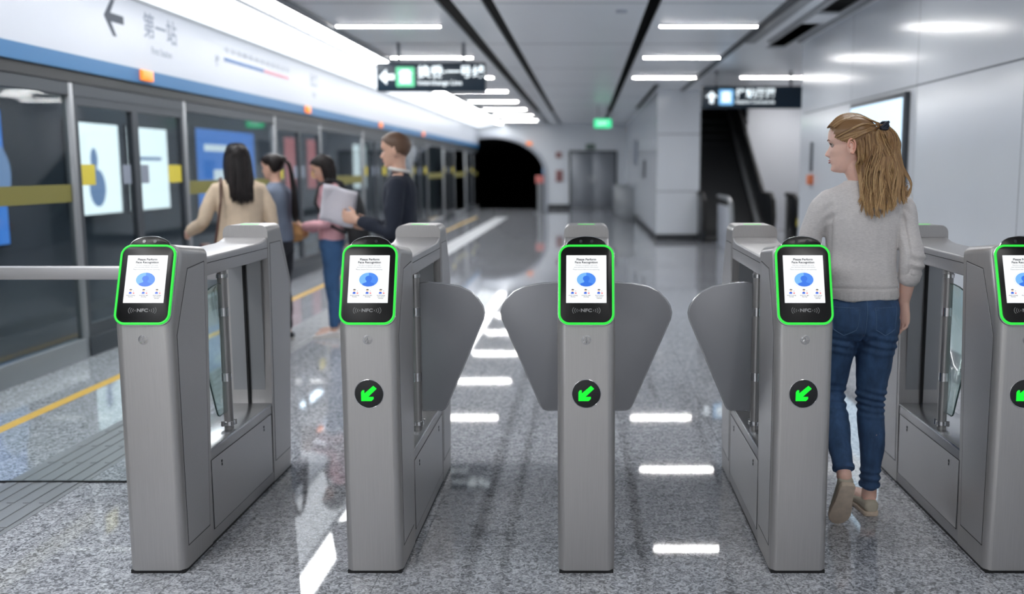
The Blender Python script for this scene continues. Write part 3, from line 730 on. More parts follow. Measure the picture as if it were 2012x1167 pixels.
# hanging signs
def hang_sign(loc, w, h, label, arrow, box_m, han, eng, gx, hx=.3):
    r = empty('hanging_sign', loc, label, 'sign')
    MB().box(-w / 2, w / 2, -.06, .06, 0, h).build('panel', sign_m, r, bevel=.008)
    for s in (-1, 1): MB().cyl((s * w * hx, 0, h), (s * w * hx, 0, CH - loc[2]), .022).build('hanger', trim_grey, r)
    PM = lambda x, z: Matrix(((1, 0, 0, x), (0, 0, -1, -.061), (0, 1, 0, z), (0, 0, 0, 1)))
    MB().prism(arrow, 0, .003, PM(gx, h / 2), plane='XY').build('arrow', white_e, r, smooth=0)
    b = MB().prism(rrect(.24, .25, .02), 0, .003, PM(gx + .24, h / 2), plane='XY').build('pictogram', box_m, r, smooth=0)
    m = MB(); m.box(-.07, .07, -.08, .02, .003, .005, PM(gx + .24, h / 2)); m.prism([(-.09, .03), (.09, .03), (.05, .09), (-.05, .09)], .003, .005, PM(gx + .24, h / 2), plane='XY'); m.build('pictogram_mark', white_e, b, smooth=0)
    vs, fs = text_geo(han, .165, .004, 'LEFT'); m = MB(); m.add(vs, fs, PM(gx + .40, h / 2 + .055)); m.build('lettering', white_e, r, smooth=0)
    vs, fs = text_geo(eng, .085, .001, 'LEFT'); m = MB(); m.add(vs, fs, PM(gx + .40, h / 2 - .075)); m.build('small_lettering', white_e, r, smooth=0)
AL = [(-.10, 0), (.0, .10), (.0, .035), (.10, .035), (.10, -.035), (.0, -.035), (.0, -.10)]
AU = [(0, .10), (.10, 0), (.035, 0), (.035, -.10), (-.035, -.10), (-.035, 0), (-.10, 0)]
hang_sign((-2.005, 12.8, 2.485), 1.40, .365, 'dark navy hanging sign with a left arrow and a green square', AL, green_e, '换乘·一号线', 'Interchange Line', -.57)
hang_sign((2.78, 16.4, 2.485), 1.72, .365, 'dark navy hanging sign with an up arrow and a pale blue square, over the escalator', AU, blue_e, '往站厅层', 'Station Concourse', -.70, .36)
# ceiling lamps
lamp0 = empty('ceiling_lamp', (0, 0, CH), 'x', 'ceiling light', 'linear ceiling lamps')
MB().box(-.6, .6, -.05, .05, -.012, .03).build('housing', frame_m, lamp0, bevel=.003)
MB().box(-.585, .585, -.028, .028, -.0145, -.012).build('diffuser', light_m, lamp0, smooth=0)
spots = []
for row, x in (('left', -2.24), ('right', 1.42)):
    for k in range(-5, 9):
        y = 11.25 + 3.12 * k
        if y < BY + .3 or y > FY - 2: continue
        if row == 'right' and y > 18.5: continue
        spots.append((x, y, row, k))
for k in (2, 3): spots.append((3.32 + (0 if k == 2 else .2), 11.25 + 3.1 * k, 'bay', k))
spots += [(4.75, 21.6, 'bay', 4), (4.75, 23.2, 'bay', 5)]  # two added lamps to brighten the escalator bay, hidden behind the sign
num = ['first', 'second', 'third', 'fourth', 'fifth', 'sixth', 'seventh', 'eighth']
first = True
for x, y, row, k in spots:
    o = lamp0 if first else copy_tree(lamp0); first = False
    o.location = (x, y, CH)
    if k < 0: o['label'] = 'linear ceiling lamp of the %s row, %s overhead or behind the camera' % (row, num[-k - 1])
    elif row == 'bay': o['label'] = 'linear ceiling lamp beyond the right hanging sign, %s' % ({2: 'nearest', 3: 'second', 4: 'third', 5: 'farthest'}[k])
    else: o['label'] = '%s linear ceiling lamp of the %s row, counting away from the camera' % (num[min(k, 7)], row)
tag(MB().cyl((.36, 10.2, CH - .02), (.36, 10.2, CH), .06).build('smoke_detector', fascia_m), 'small round smoke detector on the ceiling', 'detector')
# world: soft light where the hall carries on behind the camera
w = bpy.data.worlds.new('world'); sc.world = w; w.use_nodes = True
bg = w.node_tree.nodes['Background']; bg.inputs[0].default_value = (.92, .94, .97, 1); bg.inputs[1].default_value = .6
# ------------------------------------------------------------------ people
skin_w = mat('skin_fair', srgb(244, 200, 182), .48, trans=.15, noise=(9, .05, ONE))
skin_a = mat('skin_light', srgb(214, 172, 150), .5, trans=.1)
sweater = mat('heather_knit', srgb(216, 212, 211), .95, noise=(70, .10, (1, 1, 3.5)), bump=(220, .5, (1, 1, 2)), sheen=.15)
denim = mat('blue_denim', srgb(58, 86, 124), .85, noise=(16, .34, (1.2, 1.2, .5)), bump=(400, .35, ONE))
denim_seam = mat('denim_seam', srgb(92, 120, 156), .85)
shoe_m = mat('taupe_canvas', srgb(196, 188, 170), .85, bump=(300, .3, ONE))
sole_m = mat('tan_sole', srgb(216, 198, 178), .7, noise=(30, .12, ONE))
white_shoe = mat('white_trainers', srgb(222, 216, 214), .6)
dark_shoe = mat('dark_shoe', srgb(36, 36, 40), .5)
def hair_mat(name, c0, c1, c2, rough=.38, tips=None, spec=.45):
    m = bpy.data.materials.new(name); m.use_nodes = True; nt = m.node_tree; b = nt.nodes['Principled BSDF']
    g = nt.nodes.new('ShaderNodeNewGeometry'); cr = nt.nodes.new('ShaderNodeValToRGB')
    e = cr.color_ramp.elements; e[0].color = c0; e[1].color = c2; x = e.new(.5); x.color = c1
    nt.links.new(g.outputs['Random Per Island'], cr.inputs[0])
    src = cr.outputs[0]
    if tips:   # sun-bleached ends: the colour belongs to the hair, root to tip
        tc = nt.nodes.new('ShaderNodeTexCoord'); sx = nt.nodes.new('ShaderNodeSeparateXYZ'); mr = nt.nodes.new('ShaderNodeMapRange'); mx = nt.nodes.new('ShaderNodeMixRGB')
        mr.inputs['From Min'].default_value = tips[1]; mr.inputs['From Max'].default_value = tips[2]; mx.blend_type = 'MULTIPLY'; mx.inputs[0].default_value = 1
        r2 = nt.nodes.new('ShaderNodeValToRGB'); r2.color_ramp.elements[0].color = (1.0, 1.0, 1.0, 1); r2.color_ramp.elements[1].color = tips[0]
        nt.links.new(tc.outputs['Object'], sx.inputs[0]); nt.links.new(sx.outputs['Z'], mr.inputs['Value']); nt.links.new(mr.outputs[0], r2.inputs[0])
        nt.links.new(src, mx.inputs[1]); nt.links.new(r2.outputs[0], mx.inputs[2]); src = mx.outputs[0]
    nt.links.new(src, b.inputs['Base Color'])
    b.inputs['Roughness'].default_value = rough; b.inputs['Specular IOR Level'].default_value = spec
    MATS[name] = m; return m
hair_blond = hair_mat('blond_hair', srgb(140, 106, 70), srgb(184, 146, 100), srgb(226, 192, 138), .36, tips=((.62, .57, .54, 1), 1.34, 1.58))
hair_black = hair_mat('black_hair', srgb(20, 17, 17), srgb(26, 22, 22), srgb(38, 31, 31), .42, spec=.22)
hair_brown = hair_mat('brown_hair', srgb(92, 68, 52), srgb(112, 84, 64), srgb(132, 102, 80), .5)
def loft_pts(keys, sub=5, n=24, ex=2.2):
    """keys: (center, U, V, ru, rv); Catmull-Rom between them -> rings"""
    K = [np.concatenate([np.array(k[0], float), np.array(k[1], float), np.array(k[2], float), [k[3], k[4]]]) for k in keys]
    P = [2 * K[0] - K[1]] + K + [2 * K[-1] - K[-2]]
    out = []
    for i in range(1, len(P) - 2):
        for j in range(sub):
            t = j / sub
            out.append(.5 * ((2 * P[i]) + (-P[i - 1] + P[i + 1]) * t + (2 * P[i - 1] - 5 * P[i] + 4 * P[i + 1] - P[i + 2]) * t * t + (-P[i - 1] + 3 * P[i] - 3 * P[i + 1] + P[i + 2]) * t ** 3))
    out.append(K[-1]); rings = []
    for q in out:
        c, U, V, ru, rv = q[0:3], q[3:6], q[6:9], max(q[9], 1e-4), max(q[10], 1e-4)
        r = []
        for k in range(n):
            a = 2 * PI * k / n; ca, sa = math.cos(a), math.sin(a)
            f = lambda v: math.copysign(abs(v) ** (2 / ex), v)
            r.append(tuple(c + U * ru * f(ca) + V * rv * f(sa)))
        rings.append(r)
    return rings
def torso(mb, rows, sub=5, n=36, ex=2.3, lean=None):
    """rows: z, cx, cy, halfwidth, halfdepth"""
    mb.loft(loft_pts([((cx, cy, z), (1, 0, 0), (0, 1, 0), a, b) for z, cx, cy, a, b in rows], sub, n, ex))
def limb(mb, pts, sub=6, n=20, up=(1, 0, 0)):
    """pts: (x,y,z, ra, rb); ra across 'up' axis; rounded ends"""
    keys = []; P = [Vector(p[:3]) for p in pts]
    for i, p in enumerate(P):
        d = (P[min(i + 1, len(P) - 1)] - P[max(i - 1, 0)]).normalized()
        U = Vector(up); U = (U - d * U.dot(d)).normalized(); V = d.cross(U)
        keys.append((p, U, V, pts[i][3], pts[i][4] if len(pts[i]) > 4 else pts[i][3]))
    k0, k1 = keys[0], keys[-1]; r0 = min(k0[3], k0[4]); r1 = min(k1[3], k1[4])
    d0 = (P[0] - P[1]).normalized(); d1 = (P[-1] - P[-2]).normalized()
    rings = loft_pts(keys, sub, n, 2.0)
    def cap(k, d, r):
        o = []
        for t in (35, 65, 85):
            c = k[0] + d * (r * .75 * math.sin(math.radians(t))); f = math.cos(math.radians(t))
            o.append(loft_pts([(c, k[1], k[2], k[3] * f, k[4] * f)] * 2, 1, n, 2.0)[0])
        return o
    mb.loft(cap(k0, d0, r0)[::-1] + rings + cap(k1, d1, r1))
def remesh(mb, name, voxel, smooth_it, material, parent, disp=None, fac=.5):
    me = bpy.data.meshes.new(name); me.from_pydata(mb.v, [], mb.f)
    bm = bmesh.new(); bm.from_mesh(me); bmesh.ops.recalc_face_normals(bm, faces=bm.faces); bm.to_mesh(me); bm.free()
    o = bpy.data.objects.new(name + '_tmp', me); COL.objects.link(o)
    md = o.modifiers.new('r', 'REMESH'); md.mode = 'VOXEL'; md.voxel_size = voxel; md.use_smooth_shade = True
    if smooth_it: ms = o.modifiers.new('s', 'SMOOTH'); ms.factor = fac; ms.iterations = smooth_it
    dg = bpy.context.evaluated_depsgraph_get(); m2 = bpy.data.meshes.new_from_object(o.evaluated_get(dg))
    bpy.data.objects.remove(o); bpy.data.meshes.remove(me); m2.name = name
    if disp:
        N = len(m2.vertices); co = np.empty(N * 3, np.float32); no = np.empty(N * 3, np.float32)
        m2.vertices.foreach_get('co', co); m2.vertex_normals.foreach_get('vector', no)
        co = co.reshape(-1, 3); no = no.reshape(-1, 3)
        d = disp(co, no); co = co + no * d[:, None]; m2.vertices.foreach_set('co', co.ravel()); m2.update()
    m2.shade_smooth()
    return link_mesh(name, m2, material, parent)
def pnoise(co, sc_, seed=0):
    s = Vector(sc_); return np.array([mnoise.noise(Vector((c[0] * s.x + seed, c[1] * s.y, c[2] * s.z))) for c in co])
# head: x right, y forward, z up from under the chin; height .225
ZF = [0, .006, .014, .026, .036, .042, .047, .053, .058, .066, .072, .085, .100, .112, .122, .132, .150, .170, .190, .206, .218, .225]
YF = [.052, .078, .088, .086, .0845, .088, .0865, .089, .0875, .0875, .0885, .0895, .089, .0865, .0915, .0945, .0955, .092, .080, .060, .034, .006]
YB = [.030, .005, -.004, -.012, -.020, -.028, -.034, -.042, -.048, -.056, -.062, -.074, -.085, -.091, -.095, -.097, -.097, -.091, -.078, -.058, -.034, -.006]
WW = [.020, .030, .038, .046, .051, .053, .0545, .056, .058, .060, .062, .066, .069, .070, .0705, .071, .0715, .070, .063, .051, .034, .008]
def head_rings(inflate=0.0, nz=72, n=88, female=True):
    rings = []
    for j in range(nz + 1):
        z = .225 * (0.5 - 0.5 * math.cos(PI * j / nz))
        yf = np.interp(z, ZF, YF); yb = np.interp(z, ZF, YB); w = np.interp(z, ZF, WW)
        yc = yb + (yf - yb) * (.42 if z > .08 else .42 - .0 * z)
        nose = np.interp(z, [.060, .068, .075, .082, .095, .110, .120], [0, .012, .0255, .022, .012, .004, 0])
        nw = np.interp(z, [.066, .075, .09, .115], [.0125, .0115, .008, .007])
        r = []
        for k in range(n):
            a = 2 * PI * k / n; ca, sa = math.cos(a), math.sin(a)
            ex = 2.15 if sa < 0 else 2.0 + .25 * math.exp(-((z - .13) / .05) ** 2)
            f = lambda v: math.copysign(abs(v) ** (2 / ex), v)
            x = w * f(ca); y = yc + ((yf - yc) if sa > 0 else (yc - yb)) * f(sa)
            if sa > 0:
                y += nose * math.exp(-(x / nw) ** 2)
                for s in (-1, 1):
                    y -= .0085 * math.exp(-((x - s * .030) / .015) ** 2 - ((z - .113) / .011) ** 2)      # sockets
                    y += .0035 * math.exp(-((x - s * .028) / .018) ** 2 - ((z - .132) / .007) ** 2)      # brow ridge
                    y += .004 * math.exp(-((x - s * .040) / .017) ** 2 - ((z - .085) / .016) ** 2)       # cheek
                    y += .004 * math.exp(-((x - s * .011) / .006) ** 2 - ((z - .072) / .006) ** 2)       # nostril wing
                y += .0055 * math.exp(-(x / .017) ** 2 - ((z - .0545) / .0042) ** 2)                     # upper lip
                y += .0055 * math.exp(-(x / .015) ** 2 - ((z - .0435) / .0045) ** 2)                     # lower lip
                y -= .003 * math.exp(-(x / .02) ** 2 - ((z - .0490) / .0018) ** 2)
                y += .003 * math.exp(-(x / .016) ** 2 - ((z - .014) / .012) ** 2)                        # chin
            d = math.hypot(x, y - yc) or 1
            x += inflate * x / d; y += inflate * (y - yc) / d
            r.append((x, y, z))
        rings.append(r)
    return rings
def make_head(mb, M, scale=1.0, ears=True):
    MM = M @ Matrix.Scale(scale, 4)
    mb.loft(head_rings(), True, MM)
    if ears:
        for s in (-1, 1):
            E = MM @ Matrix.Translation((s * .0735, -.004, .100)) @ Matrix.Scale(1.15, 4) @ Matrix.Rotation(s * math.radians(-18), 4, 'Z')
            mb.ball((0, 0, 0), (.0075, .0145, .027), 14, 10, E)
            hp = [(s * .005, .013 * math.cos(a) - .001, .006 + .023 * math.sin(a)) for a in [math.radians(-5 + 215 * i / 12) for i in range(13)]] + [(s * .004, -.010, -.012), (s * .003, -.002, -.025)]
            mb.path(hp, [.0034] * 13 + [.0034, .0045], n=8, M=E)
def face_parts(M, scale, parent, brow_m, iris=None, lips=True):
    MM = M @ Matrix.Scale(scale, 4)
    e = MB()
    for s in (-1, 1): e.ball((s * .0300, .0722, .1135), .0108, 16, 12, MM)
    ey = e.build('eye', eye_white, parent, smooth=80)
    i = MB()
    for s in (-1, 1): i.ball((s * .0300, .0797, .1135), (.0054, .0036, .0054), 12, 8, MM)
    i.build('iris', iris or iris_m, ey, smooth=80)
    l = MB()
    for s in (-1, 1):
        l.path([(s * (.030 + .0125 * math.cos(a)), .0840 - .006 * abs(math.cos(a)) ** 2 , .1135 + .0062 * math.sin(a)) for a in [math.radians(8 + 164 * k / 10) for k in range(11)]], [.0012] + [.0026] * 9 + [.0012], n=6, M=MM)
    l.build('eyelashes', lash_m, parent)
    b = MB()
    for s in (-1, 1):
        b.path([(s * (.014 + .028 * t), .0955 - .010 * t * t - .003 * t, .1300 + .006 * math.sin(PI * (t * .8 + .1))) for t in [k / 8 for k in range(9)]], [.0012, .0019, .0021, .0021, .0020, .0018, .0015, .0012, .0006], n=6, M=MM)
    b.build('eyebrows', brow_m, parent)
    m = MB()
    for z0, th, w in ((.0535, .0030, .021), (.0445, .0034, .019)):
        m.path([(w * t, .0952 - .0085 * t * t + .0002, z0 - (.0018 * t * t if z0 > .05 else -.0028 * t * t)) for t in [(k - 6) / 6 for k in range(13)]], [th * max(.15, (1 - ((k - 6) / 6) ** 2) ** .7) for k in range(13)], n=8, M=MM)
    m.build('lips', lip_m, parent)
eye_white = mat('eye_white', srgb(172, 160, 152), .4); iris_m = mat('iris', srgb(60, 66, 62), .2); lash_m = mat('lash', srgb(50, 36, 30), .6); lip_m = mat('lips', srgb(196, 118, 112), .4)
brow_b = mat('brow_blond', srgb(122, 92, 66), .7); brow_d = mat('brow_dark', srgb(34, 28, 26), .7)
def hand(mb, W, D, N, T_, size=1.0, curl=(20, 28, 34, 40), thumb_in=.55):
    """W wrist point, D toward the fingers, N palm normal (fingers curl this way), T_ thumb side"""
    W, D, N, T_ = (Vector(v) for v in (W, D, N, T_)); D.normalize(); N = (N - D * N.dot(D)).normalized(); T_ = D.cross(N) * (1 if D.cross(N).dot(T_) > 0 else -1)
    k = size
    P = lambda a, b, c: W + D * (a * k) + T_ * (b * k) + N * (c * k)
    keys = [(P(-.01, 0, 0), T_, N, .026 * k, .020 * k), (P(.012, .001, 0), T_, N, .030 * k, .018 * k), (P(.045, .002, 0), T_, N, .038 * k, .0155 * k), (P(.078, 0, .001), T_, N, .038 * k, .012 * k), (P(.088, 0, .001), T_, N, .033 * k, .008 * k)]
    mb.loft(loft_pts(keys, 4, 18, 2.4))
    for i, (b, L, r) in enumerate(((.0285, .072, .0082), (.0098, .080, .0084), (-.0098, .074, .0080), (-.0280, .058, .0072))):
        p = P(.078 - (.006 if i == 3 else 0), b, 0); c = math.radians(curl[i]); a = c * .5; pts = [(*P(.060, b * .92, 0), r * k)]
        spread = (b / .0285) * .05
        for j, seg in enumerate((.44, .31, .25)):
            pts.append((*p, r * k * (1 - .07 * j)))
            d = (D * math.cos(a) + N * math.sin(a) + T_ * spread).normalized()
            mid = p + d * (L * k * seg * .5); pts.append((*mid, r * k * (.95 - .07 * j)))
            p = p + d * (L * k * seg); a += c * (1.0 if j == 0 else .7)
        pts.append((*p, r * k * .72))
        limb(mb, pts, 3, 12, tuple(T_))
    p0 = P(.018, .022, .004); d1 = (D * .62 + T_ * .72 + N * .35).normalized(); p1 = p0 + d1 * (.034 * k); d2 = (D * .86 + T_ * .34 * (1 - thumb_in) + N * .42).normalized(); p2 = p1 + d2 * (.030 * k); p3 = p2 + (d2 + N * .25).normalized() * (.024 * k)
    limb(mb, [(*p0, .0125 * k), (*p1, .0105 * k), (*p2, .0092 * k), (*p3, .0072 * k)], 4, 12)
def foot_frame(heel, toe, up=(0, 0, 1)):
    h, t = Vector(heel), Vector(toe); D = (t - h); L = D.length; D.normalize(); U = Vector(up); U = (U - D * U.dot(D)).normalized(); X = D.cross(U)
    return Matrix(((X.x, D.x, U.x, h.x), (X.y, D.y, U.y, h.y), (X.z, D.z, U.z, h.z), (0, 0, 0, 1))), L
def shoe(name, parent, heel, toe, up, mupper, msole, ankle_open=True):
    M, L = foot_frame(heel, toe, up)
    prof = [(0, .020, .050), (.02, .030, .066), (.08, .034, .070), (.16, .033, .066), (.28, .0335, .068), (.42, .036, .060), (.58, .041, .048), (.74, .0445, .040), (.88, .040, .032), (.96, .028, .026), (1.0, .010, .020)]
    rings = []
    for s, w, h in prof:
        r = []
        for k in range(24):
            a = 2 * PI * k / 24; ca, sa = math.cos(a), math.sin(a)
            r.append((w * math.copysign(abs(ca) ** .8, ca), s * L, .016 + (h - .016) * (.5 + .5 * sa) if True else 0))
        rings.append(r)
    u = MB().loft(rings, True, M)
    o = remesh(u, name, .0045, 2, mupper, parent)
    out = []
    pr = [(-.012, .014), (-.004, .026), (.05, .033), (.20, .0345), (.42, .037), (.62, .044), (.78, .047), (.90, .041), (.98, .026), (1.012, .010)]
    out = [(w, s * L) for s, w in pr] + [(-w, s * L) for s, w in pr[::-1]]
    MB().prism(out, 0, .021, M, plane='XY').build('sole', msole, o, bevel=.004)
    return o
def strand(mb, P, r, n=5, wav=0.0, ph=0.0, flat=None, steps=14, ax=(1, 0, 0), fr=11):
    """smooth lock through the points P with a gentle wave"""
    P = [Vector(p) for p in P]; Q = [2 * P[0] - P[1]] + P + [2 * P[-1] - P[-2]]; pts = []
    m = len(P) - 1
    for j in range(steps + 1):
        t = j / steps * m; i = min(int(t), m - 1); u = t - i; a, b, c, d = Q[i], Q[i + 1], Q[i + 2], Q[i + 3]
        p = .5 * ((2 * b) + (c - a) * u + (2 * a - 5 * b + 4 * c - d) * u * u + (-a + 3 * b - 3 * c + d) * u ** 3)
        w = wav * (j / steps) ** 1.1 * 1.25 * math.sin(ph + j / steps * fr)
        pts.append(p + Vector(ax) * w)
    R = [r * (.55 if j == 0 else (1.0 if j < steps * .6 else 1.0 - .8 * (j - steps * .6) / (steps * .4))) for j in range(steps + 1)]
    mb.path(pts, R, n=n)

# ================================================================== the walking woman
wm = empty('person', (1.165, 4.10, 0), 'woman with long blond hair, grey sweater and blue jeans walking away through the open lane', 'person')
HM = Matrix.Translation((-.046, -.014, 1.484)) @ Matrix.Rotation(math.radians(68), 4, 'Z') @ Matrix.Rotation(math.radians(-4), 4, 'X')
bd = MB()
torso(bd, [(.80, 0, -.01, .10, .09), (.86, 0, -.01, .155, .105), (.93, 0, -.012, .160, .110), (1.02, 0, 0, .125, .085), (1.10, 0, 0, .118, .078), (1.22, 0, 0, .124, .084), (1.32, 0, .0, .128, .080), (1.375, 0, -.004, .135, .066), (1.41, 0, -.006, .100, .052), (1.45, 0, -.004, .058, .046)])
limb(bd, [(0, -.01, 1.40, .060, .055), (-.006, -.006, 1.44, .050, .052), (-.030, -.008, 1.485, .047, .052), (-.058, -.010, 1.54, .047, .052), (-.070, -.02, 1.60, .045, .050)], 5, 24)
make_head(bd, HM, 1.03)
# arms
RA = [(.140, -.004, 1.365, .042), (.174, -.02, 1.31, .036), (.192, -.045, 1.22, .033), (.198, -.065, 1.135, .033), (.195, -.045, 1.05, .036), (.192, -.030, .99, .029), (.188, -.016, .93, .0235, .019)]
LA = [(-.140, -.004, 1.365, .042), (-.178, .0, 1.31, .036), (-.205, .02, 1.22, .033), (-.212, .04, 1.135, .033), (-.190, .12, 1.08, .036), (-.165, .20, 1.045, .028), (-.145, .26, 1.03, .0235, .019)]
limb(bd, RA); limb(bd, LA)
hand(bd, (.188, -.014, .925), (-.02, .02, -1), (-.8, -.6, .0), (-.5, .8, 0), .98, curl=(24, 30, 36, 44))
hand(bd, (-.143, .265, 1.03), (.35, .9, .15), (.2, .1, 1), (.9, -.3, 0), .98, curl=(30, 34, 38, 42))
RL = [(.080, -.005, .88, .085), (.080, .0, .78, .080), (.076, .012, .62, .064), (.072, .018, .50, .052), (.076, .0, .42, .050), (.078, -.018, .33, .050), (.078, -.010, .20, .036), (.078, -.002, .11, .032), (.078, .0, .07, .033)]
LL = [(-.080, -.005, .88, .085), (-.082, .015, .78, .080), (-.084, .055, .62, .064), (-.086, .075, .515, .052), (-.088, .0, .45, .050), (-.089, -.075, .375, .048), (-.090, -.145, .300, .036), (-.090, -.190, .250, .031), (-.090, -.205, .225, .032)]
limb(bd, RL); limb(bd, LL)
limb(bd, [(.078, -.03, .045, .030), (.074, .06, .04, .034), (.068, .15, .028, .034), (.066, .18, .025, .022)], 4, 16)
limb(bd, [(-.089, -.20, .19, .030), (-.090, -.165, .12, .034), (-.091, -.13, .05, .034), (-.092, -.125, .03, .022)], 4, 16)
body = remesh(bd, 'body', .0036, 3, skin_w, wm)
face_parts(HM, 1.03, wm, brow_b)
ear_m = mat('ear_skin', srgb(240, 178, 156), .45)
for s in (-1, 1):
    E = HM @ Matrix.Scale(1.03, 4) @ Matrix.Translation((s * .0745, -.004, .100)) @ Matrix.Scale(1.15, 4) @ Matrix.Rotation(s * math.radians(-18), 4, 'Z')
    e = MB(); e.path([(s * .0075, .0125 * math.cos(a) - .001, .005 + .0225 * math.sin(a)) for a in [math.radians(-10 + 225 * i / 14) for i in range(15)]] + [(s * .007, -.0105, -.012), (s * .006, -.004, -.023), (s * .006, .004, -.020)], [.0022] + [.0036] * 13 + [.0034, .0036, .0045, .003], n=8, M=E)
    e.path([(s * .0075, .0065 * math.cos(a) - .001, .003 + .013 * math.sin(a)) for a in [math.radians(60 + 190 * i / 10) for i in range(11)]], [.001] + [.0021] * 9 + [.001], n=7, M=E)
    e.ball((s * .0075, .0075, .0), (.0025, .0035, .0055), 10, 8, E)
    e.build('ear', ear_m, wm, smooth=80)
# sweater
sw = MB()
torso(sw, [(.952, .0, -.014, .160, .118), (.985, .0, -.014, .160, .119), (1.03, .0, -.010, .152, .112), (1.12, 0, -.006, .146, .104), (1.22, 0, -.004, .152, .108), (1.31, 0, -.004, .166, .108), (1.365, 0, -.005, .176, .093), (1.395, 0, -.007, .166, .078), (1.417, -.002, -.008, .132, .066), (1.434, -.006, -.006, .090, .060), (1.445, -.010, -.006, .066, .056)])
def grow(a, d, e=None): return [(x[0], x[1], x[2]) + tuple(r + d for r in x[3:]) for x in a]
limb(sw, [(.135, -.004, 1.362, .056), (.168, -.012, 1.325, .056), (.186, -.035, 1.24, .051), (.199, -.063, 1.15, .050), (.200, -.062, 1.10, .051), (.198, -.050, 1.058, .046), (.196, -.046, 1.045, .043)])
limb(sw, [(-.135, -.004, 1.362, .056), (-.172, .0, 1.325, .056), (-.202, .018, 1.24, .051), (-.212, .038, 1.15, .050), (-.207, .07, 1.10, .048), (-.19, .12, 1.08, .045), (-.175, .165, 1.06, .040)])
def folds(co, no):
    z = co[:, 2]; x = co[:, 0]
    d = pnoise(co, (9, 9, 5), 3) * .008 + pnoise(co, (24, 24, 11), 9) * .0042
    d += .0045 * np.sin((x * .9 + z * 1.0) * 62 + 2.2 * pnoise(co, (5, 5, 5), 1)) * np.exp(-((z - 1.12) / .10) ** 2) * np.clip(1 - np.abs(x) / .16, 0, 1) * np.clip(pnoise(co, (6, 6, 3), 5) + .45, 0, 1)
    arm = np.clip((np.abs(x) - .165) / .02, 0, 1)
    d += .0045 * arm * np.sin(z * 150 + x * 30) * np.exp(-((z - 1.11) / .055) ** 2)
    d += .004 * np.sin(z * 120 + np.abs(x) * 90) * np.exp(-((np.abs(x) - .15) / .03) ** 2 - ((z - 1.31) / .05) ** 2)
    xc = .143 + .03 * np.clip((1.33 - z) / .2, 0, 1) * (x > 0) + .006 * (x > 0)
    d -= .0085 * np.exp(-((np.abs(x) - xc) / .006) ** 2) * np.clip((1.335 - z) / .05, 0, 1) * np.clip((z - 1.0) / .04, 0, 1) * (co[:, 1] < .02)
    d += .005 * np.exp(-((np.abs(x) - xc + .016) / .008) ** 2) * np.clip((1.36 - z) / .05, 0, 1) * np.clip((z - 1.15) / .06, 0, 1)
    d -= .0045 * np.exp(-((z - 1.003) / .004) ** 2) * (1 - arm)
    d += .003 * np.exp(-((z - 1.018) / .012) ** 2) * (1 - arm)
    d += np.where(z < 1.0, .0007 * np.sin(np.arctan2(co[:, 1], x) * 150), 0)
    return d
swo = remesh(sw, 'sweater', .0048, 3, sweater, wm, folds)
cf = MB(); limb(cf, [(.199, -.055, 1.068, .0478), (.196, -.046, 1.038, .0455)], 3, 24); cf.build('cuff', sweater, swo, smooth=60)
nk = MB(); nk.path([(-.012 + .066 * math.cos(a), -.006 + .058 * math.sin(a), 1.4445 + .004 * math.cos(a)) for a in [2 * PI * i / 40 for i in range(40)]], .0055, n=8, closed=True); nk.build('neckband', sweater, swo)
# jeans
jn = MB()
torso(jn, [(.775, 0, -.010, .06, .07), (.80, 0, -.012, .125, .100), (.84, 0, -.014, .160, .116), (.90, 0, -.016, .168, .122), (.95, 0, -.012, .158, .112), (.99, 0, -.008, .146, .102)])
def leg(P, g=.0): return P
limb(jn, [(.082, -.012, .86, .092, .106), (.082, -.006, .78, .088, .096), (.079, .004, .70, .079, .085), (.076, .014, .60, .069, .072), (.073, .018, .50, .060, .061), (.074, .006, .43, .058, .060), (.078, -.010, .34, .057, .059), (.078, -.012, .25, .049, .052), (.076, -.008, .17, .042, .046), (.076, -.004, .128, .041, .045)])
limb(jn, [(-.082, -.012, .86, .092, .106), (-.083, .008, .78, .088, .096), (-.085, .034, .70, .079, .085), (-.085, .062, .60, .069, .072), (-.087, .070, .515, .060, .061), (-.088, .010, .455, .059, .060), (-.089, -.060, .390, .057, .057), (-.090, -.120, .330, .049, .050), (-.090, -.165, .282, .043, .043), (-.090, -.185, .262, .042, .041)])
def jf(co, no):
    z = co[:, 2]; x = co[:, 0]; n = pnoise(co, (5, 5, 8), 4)
    side = np.where(x > 0, 1, -1)
    d = pnoise(co, (10, 10, 16), 2) * .004 + pnoise(co, (30, 30, 40), 6) * .0013
    kn = np.exp(-((z - .50) / .055) ** 2) + .7 * np.exp(-((z - .76) / .05) ** 2) * (co[:, 1] < .05) + .8 * np.exp(-((z - .17) / .04) ** 2) * (x > 0)
    d += .0052 * kn * np.sin(z * 190 + x * 26 + 5 * n)
    d -= .010 * np.exp(-(x / .008) ** 2) * (co[:, 1] < -.05) * np.clip((.93 - z) / .12, 0, 1) * (z > .76)
    d += .007 * np.exp(-((np.abs(x) - .082) / .055) ** 2 - ((z - .86) / .05) ** 2) * (co[:, 1] < -.04)
    return d
jno = remesh(jn, 'jeans', .005, 3, denim, wm, jf)
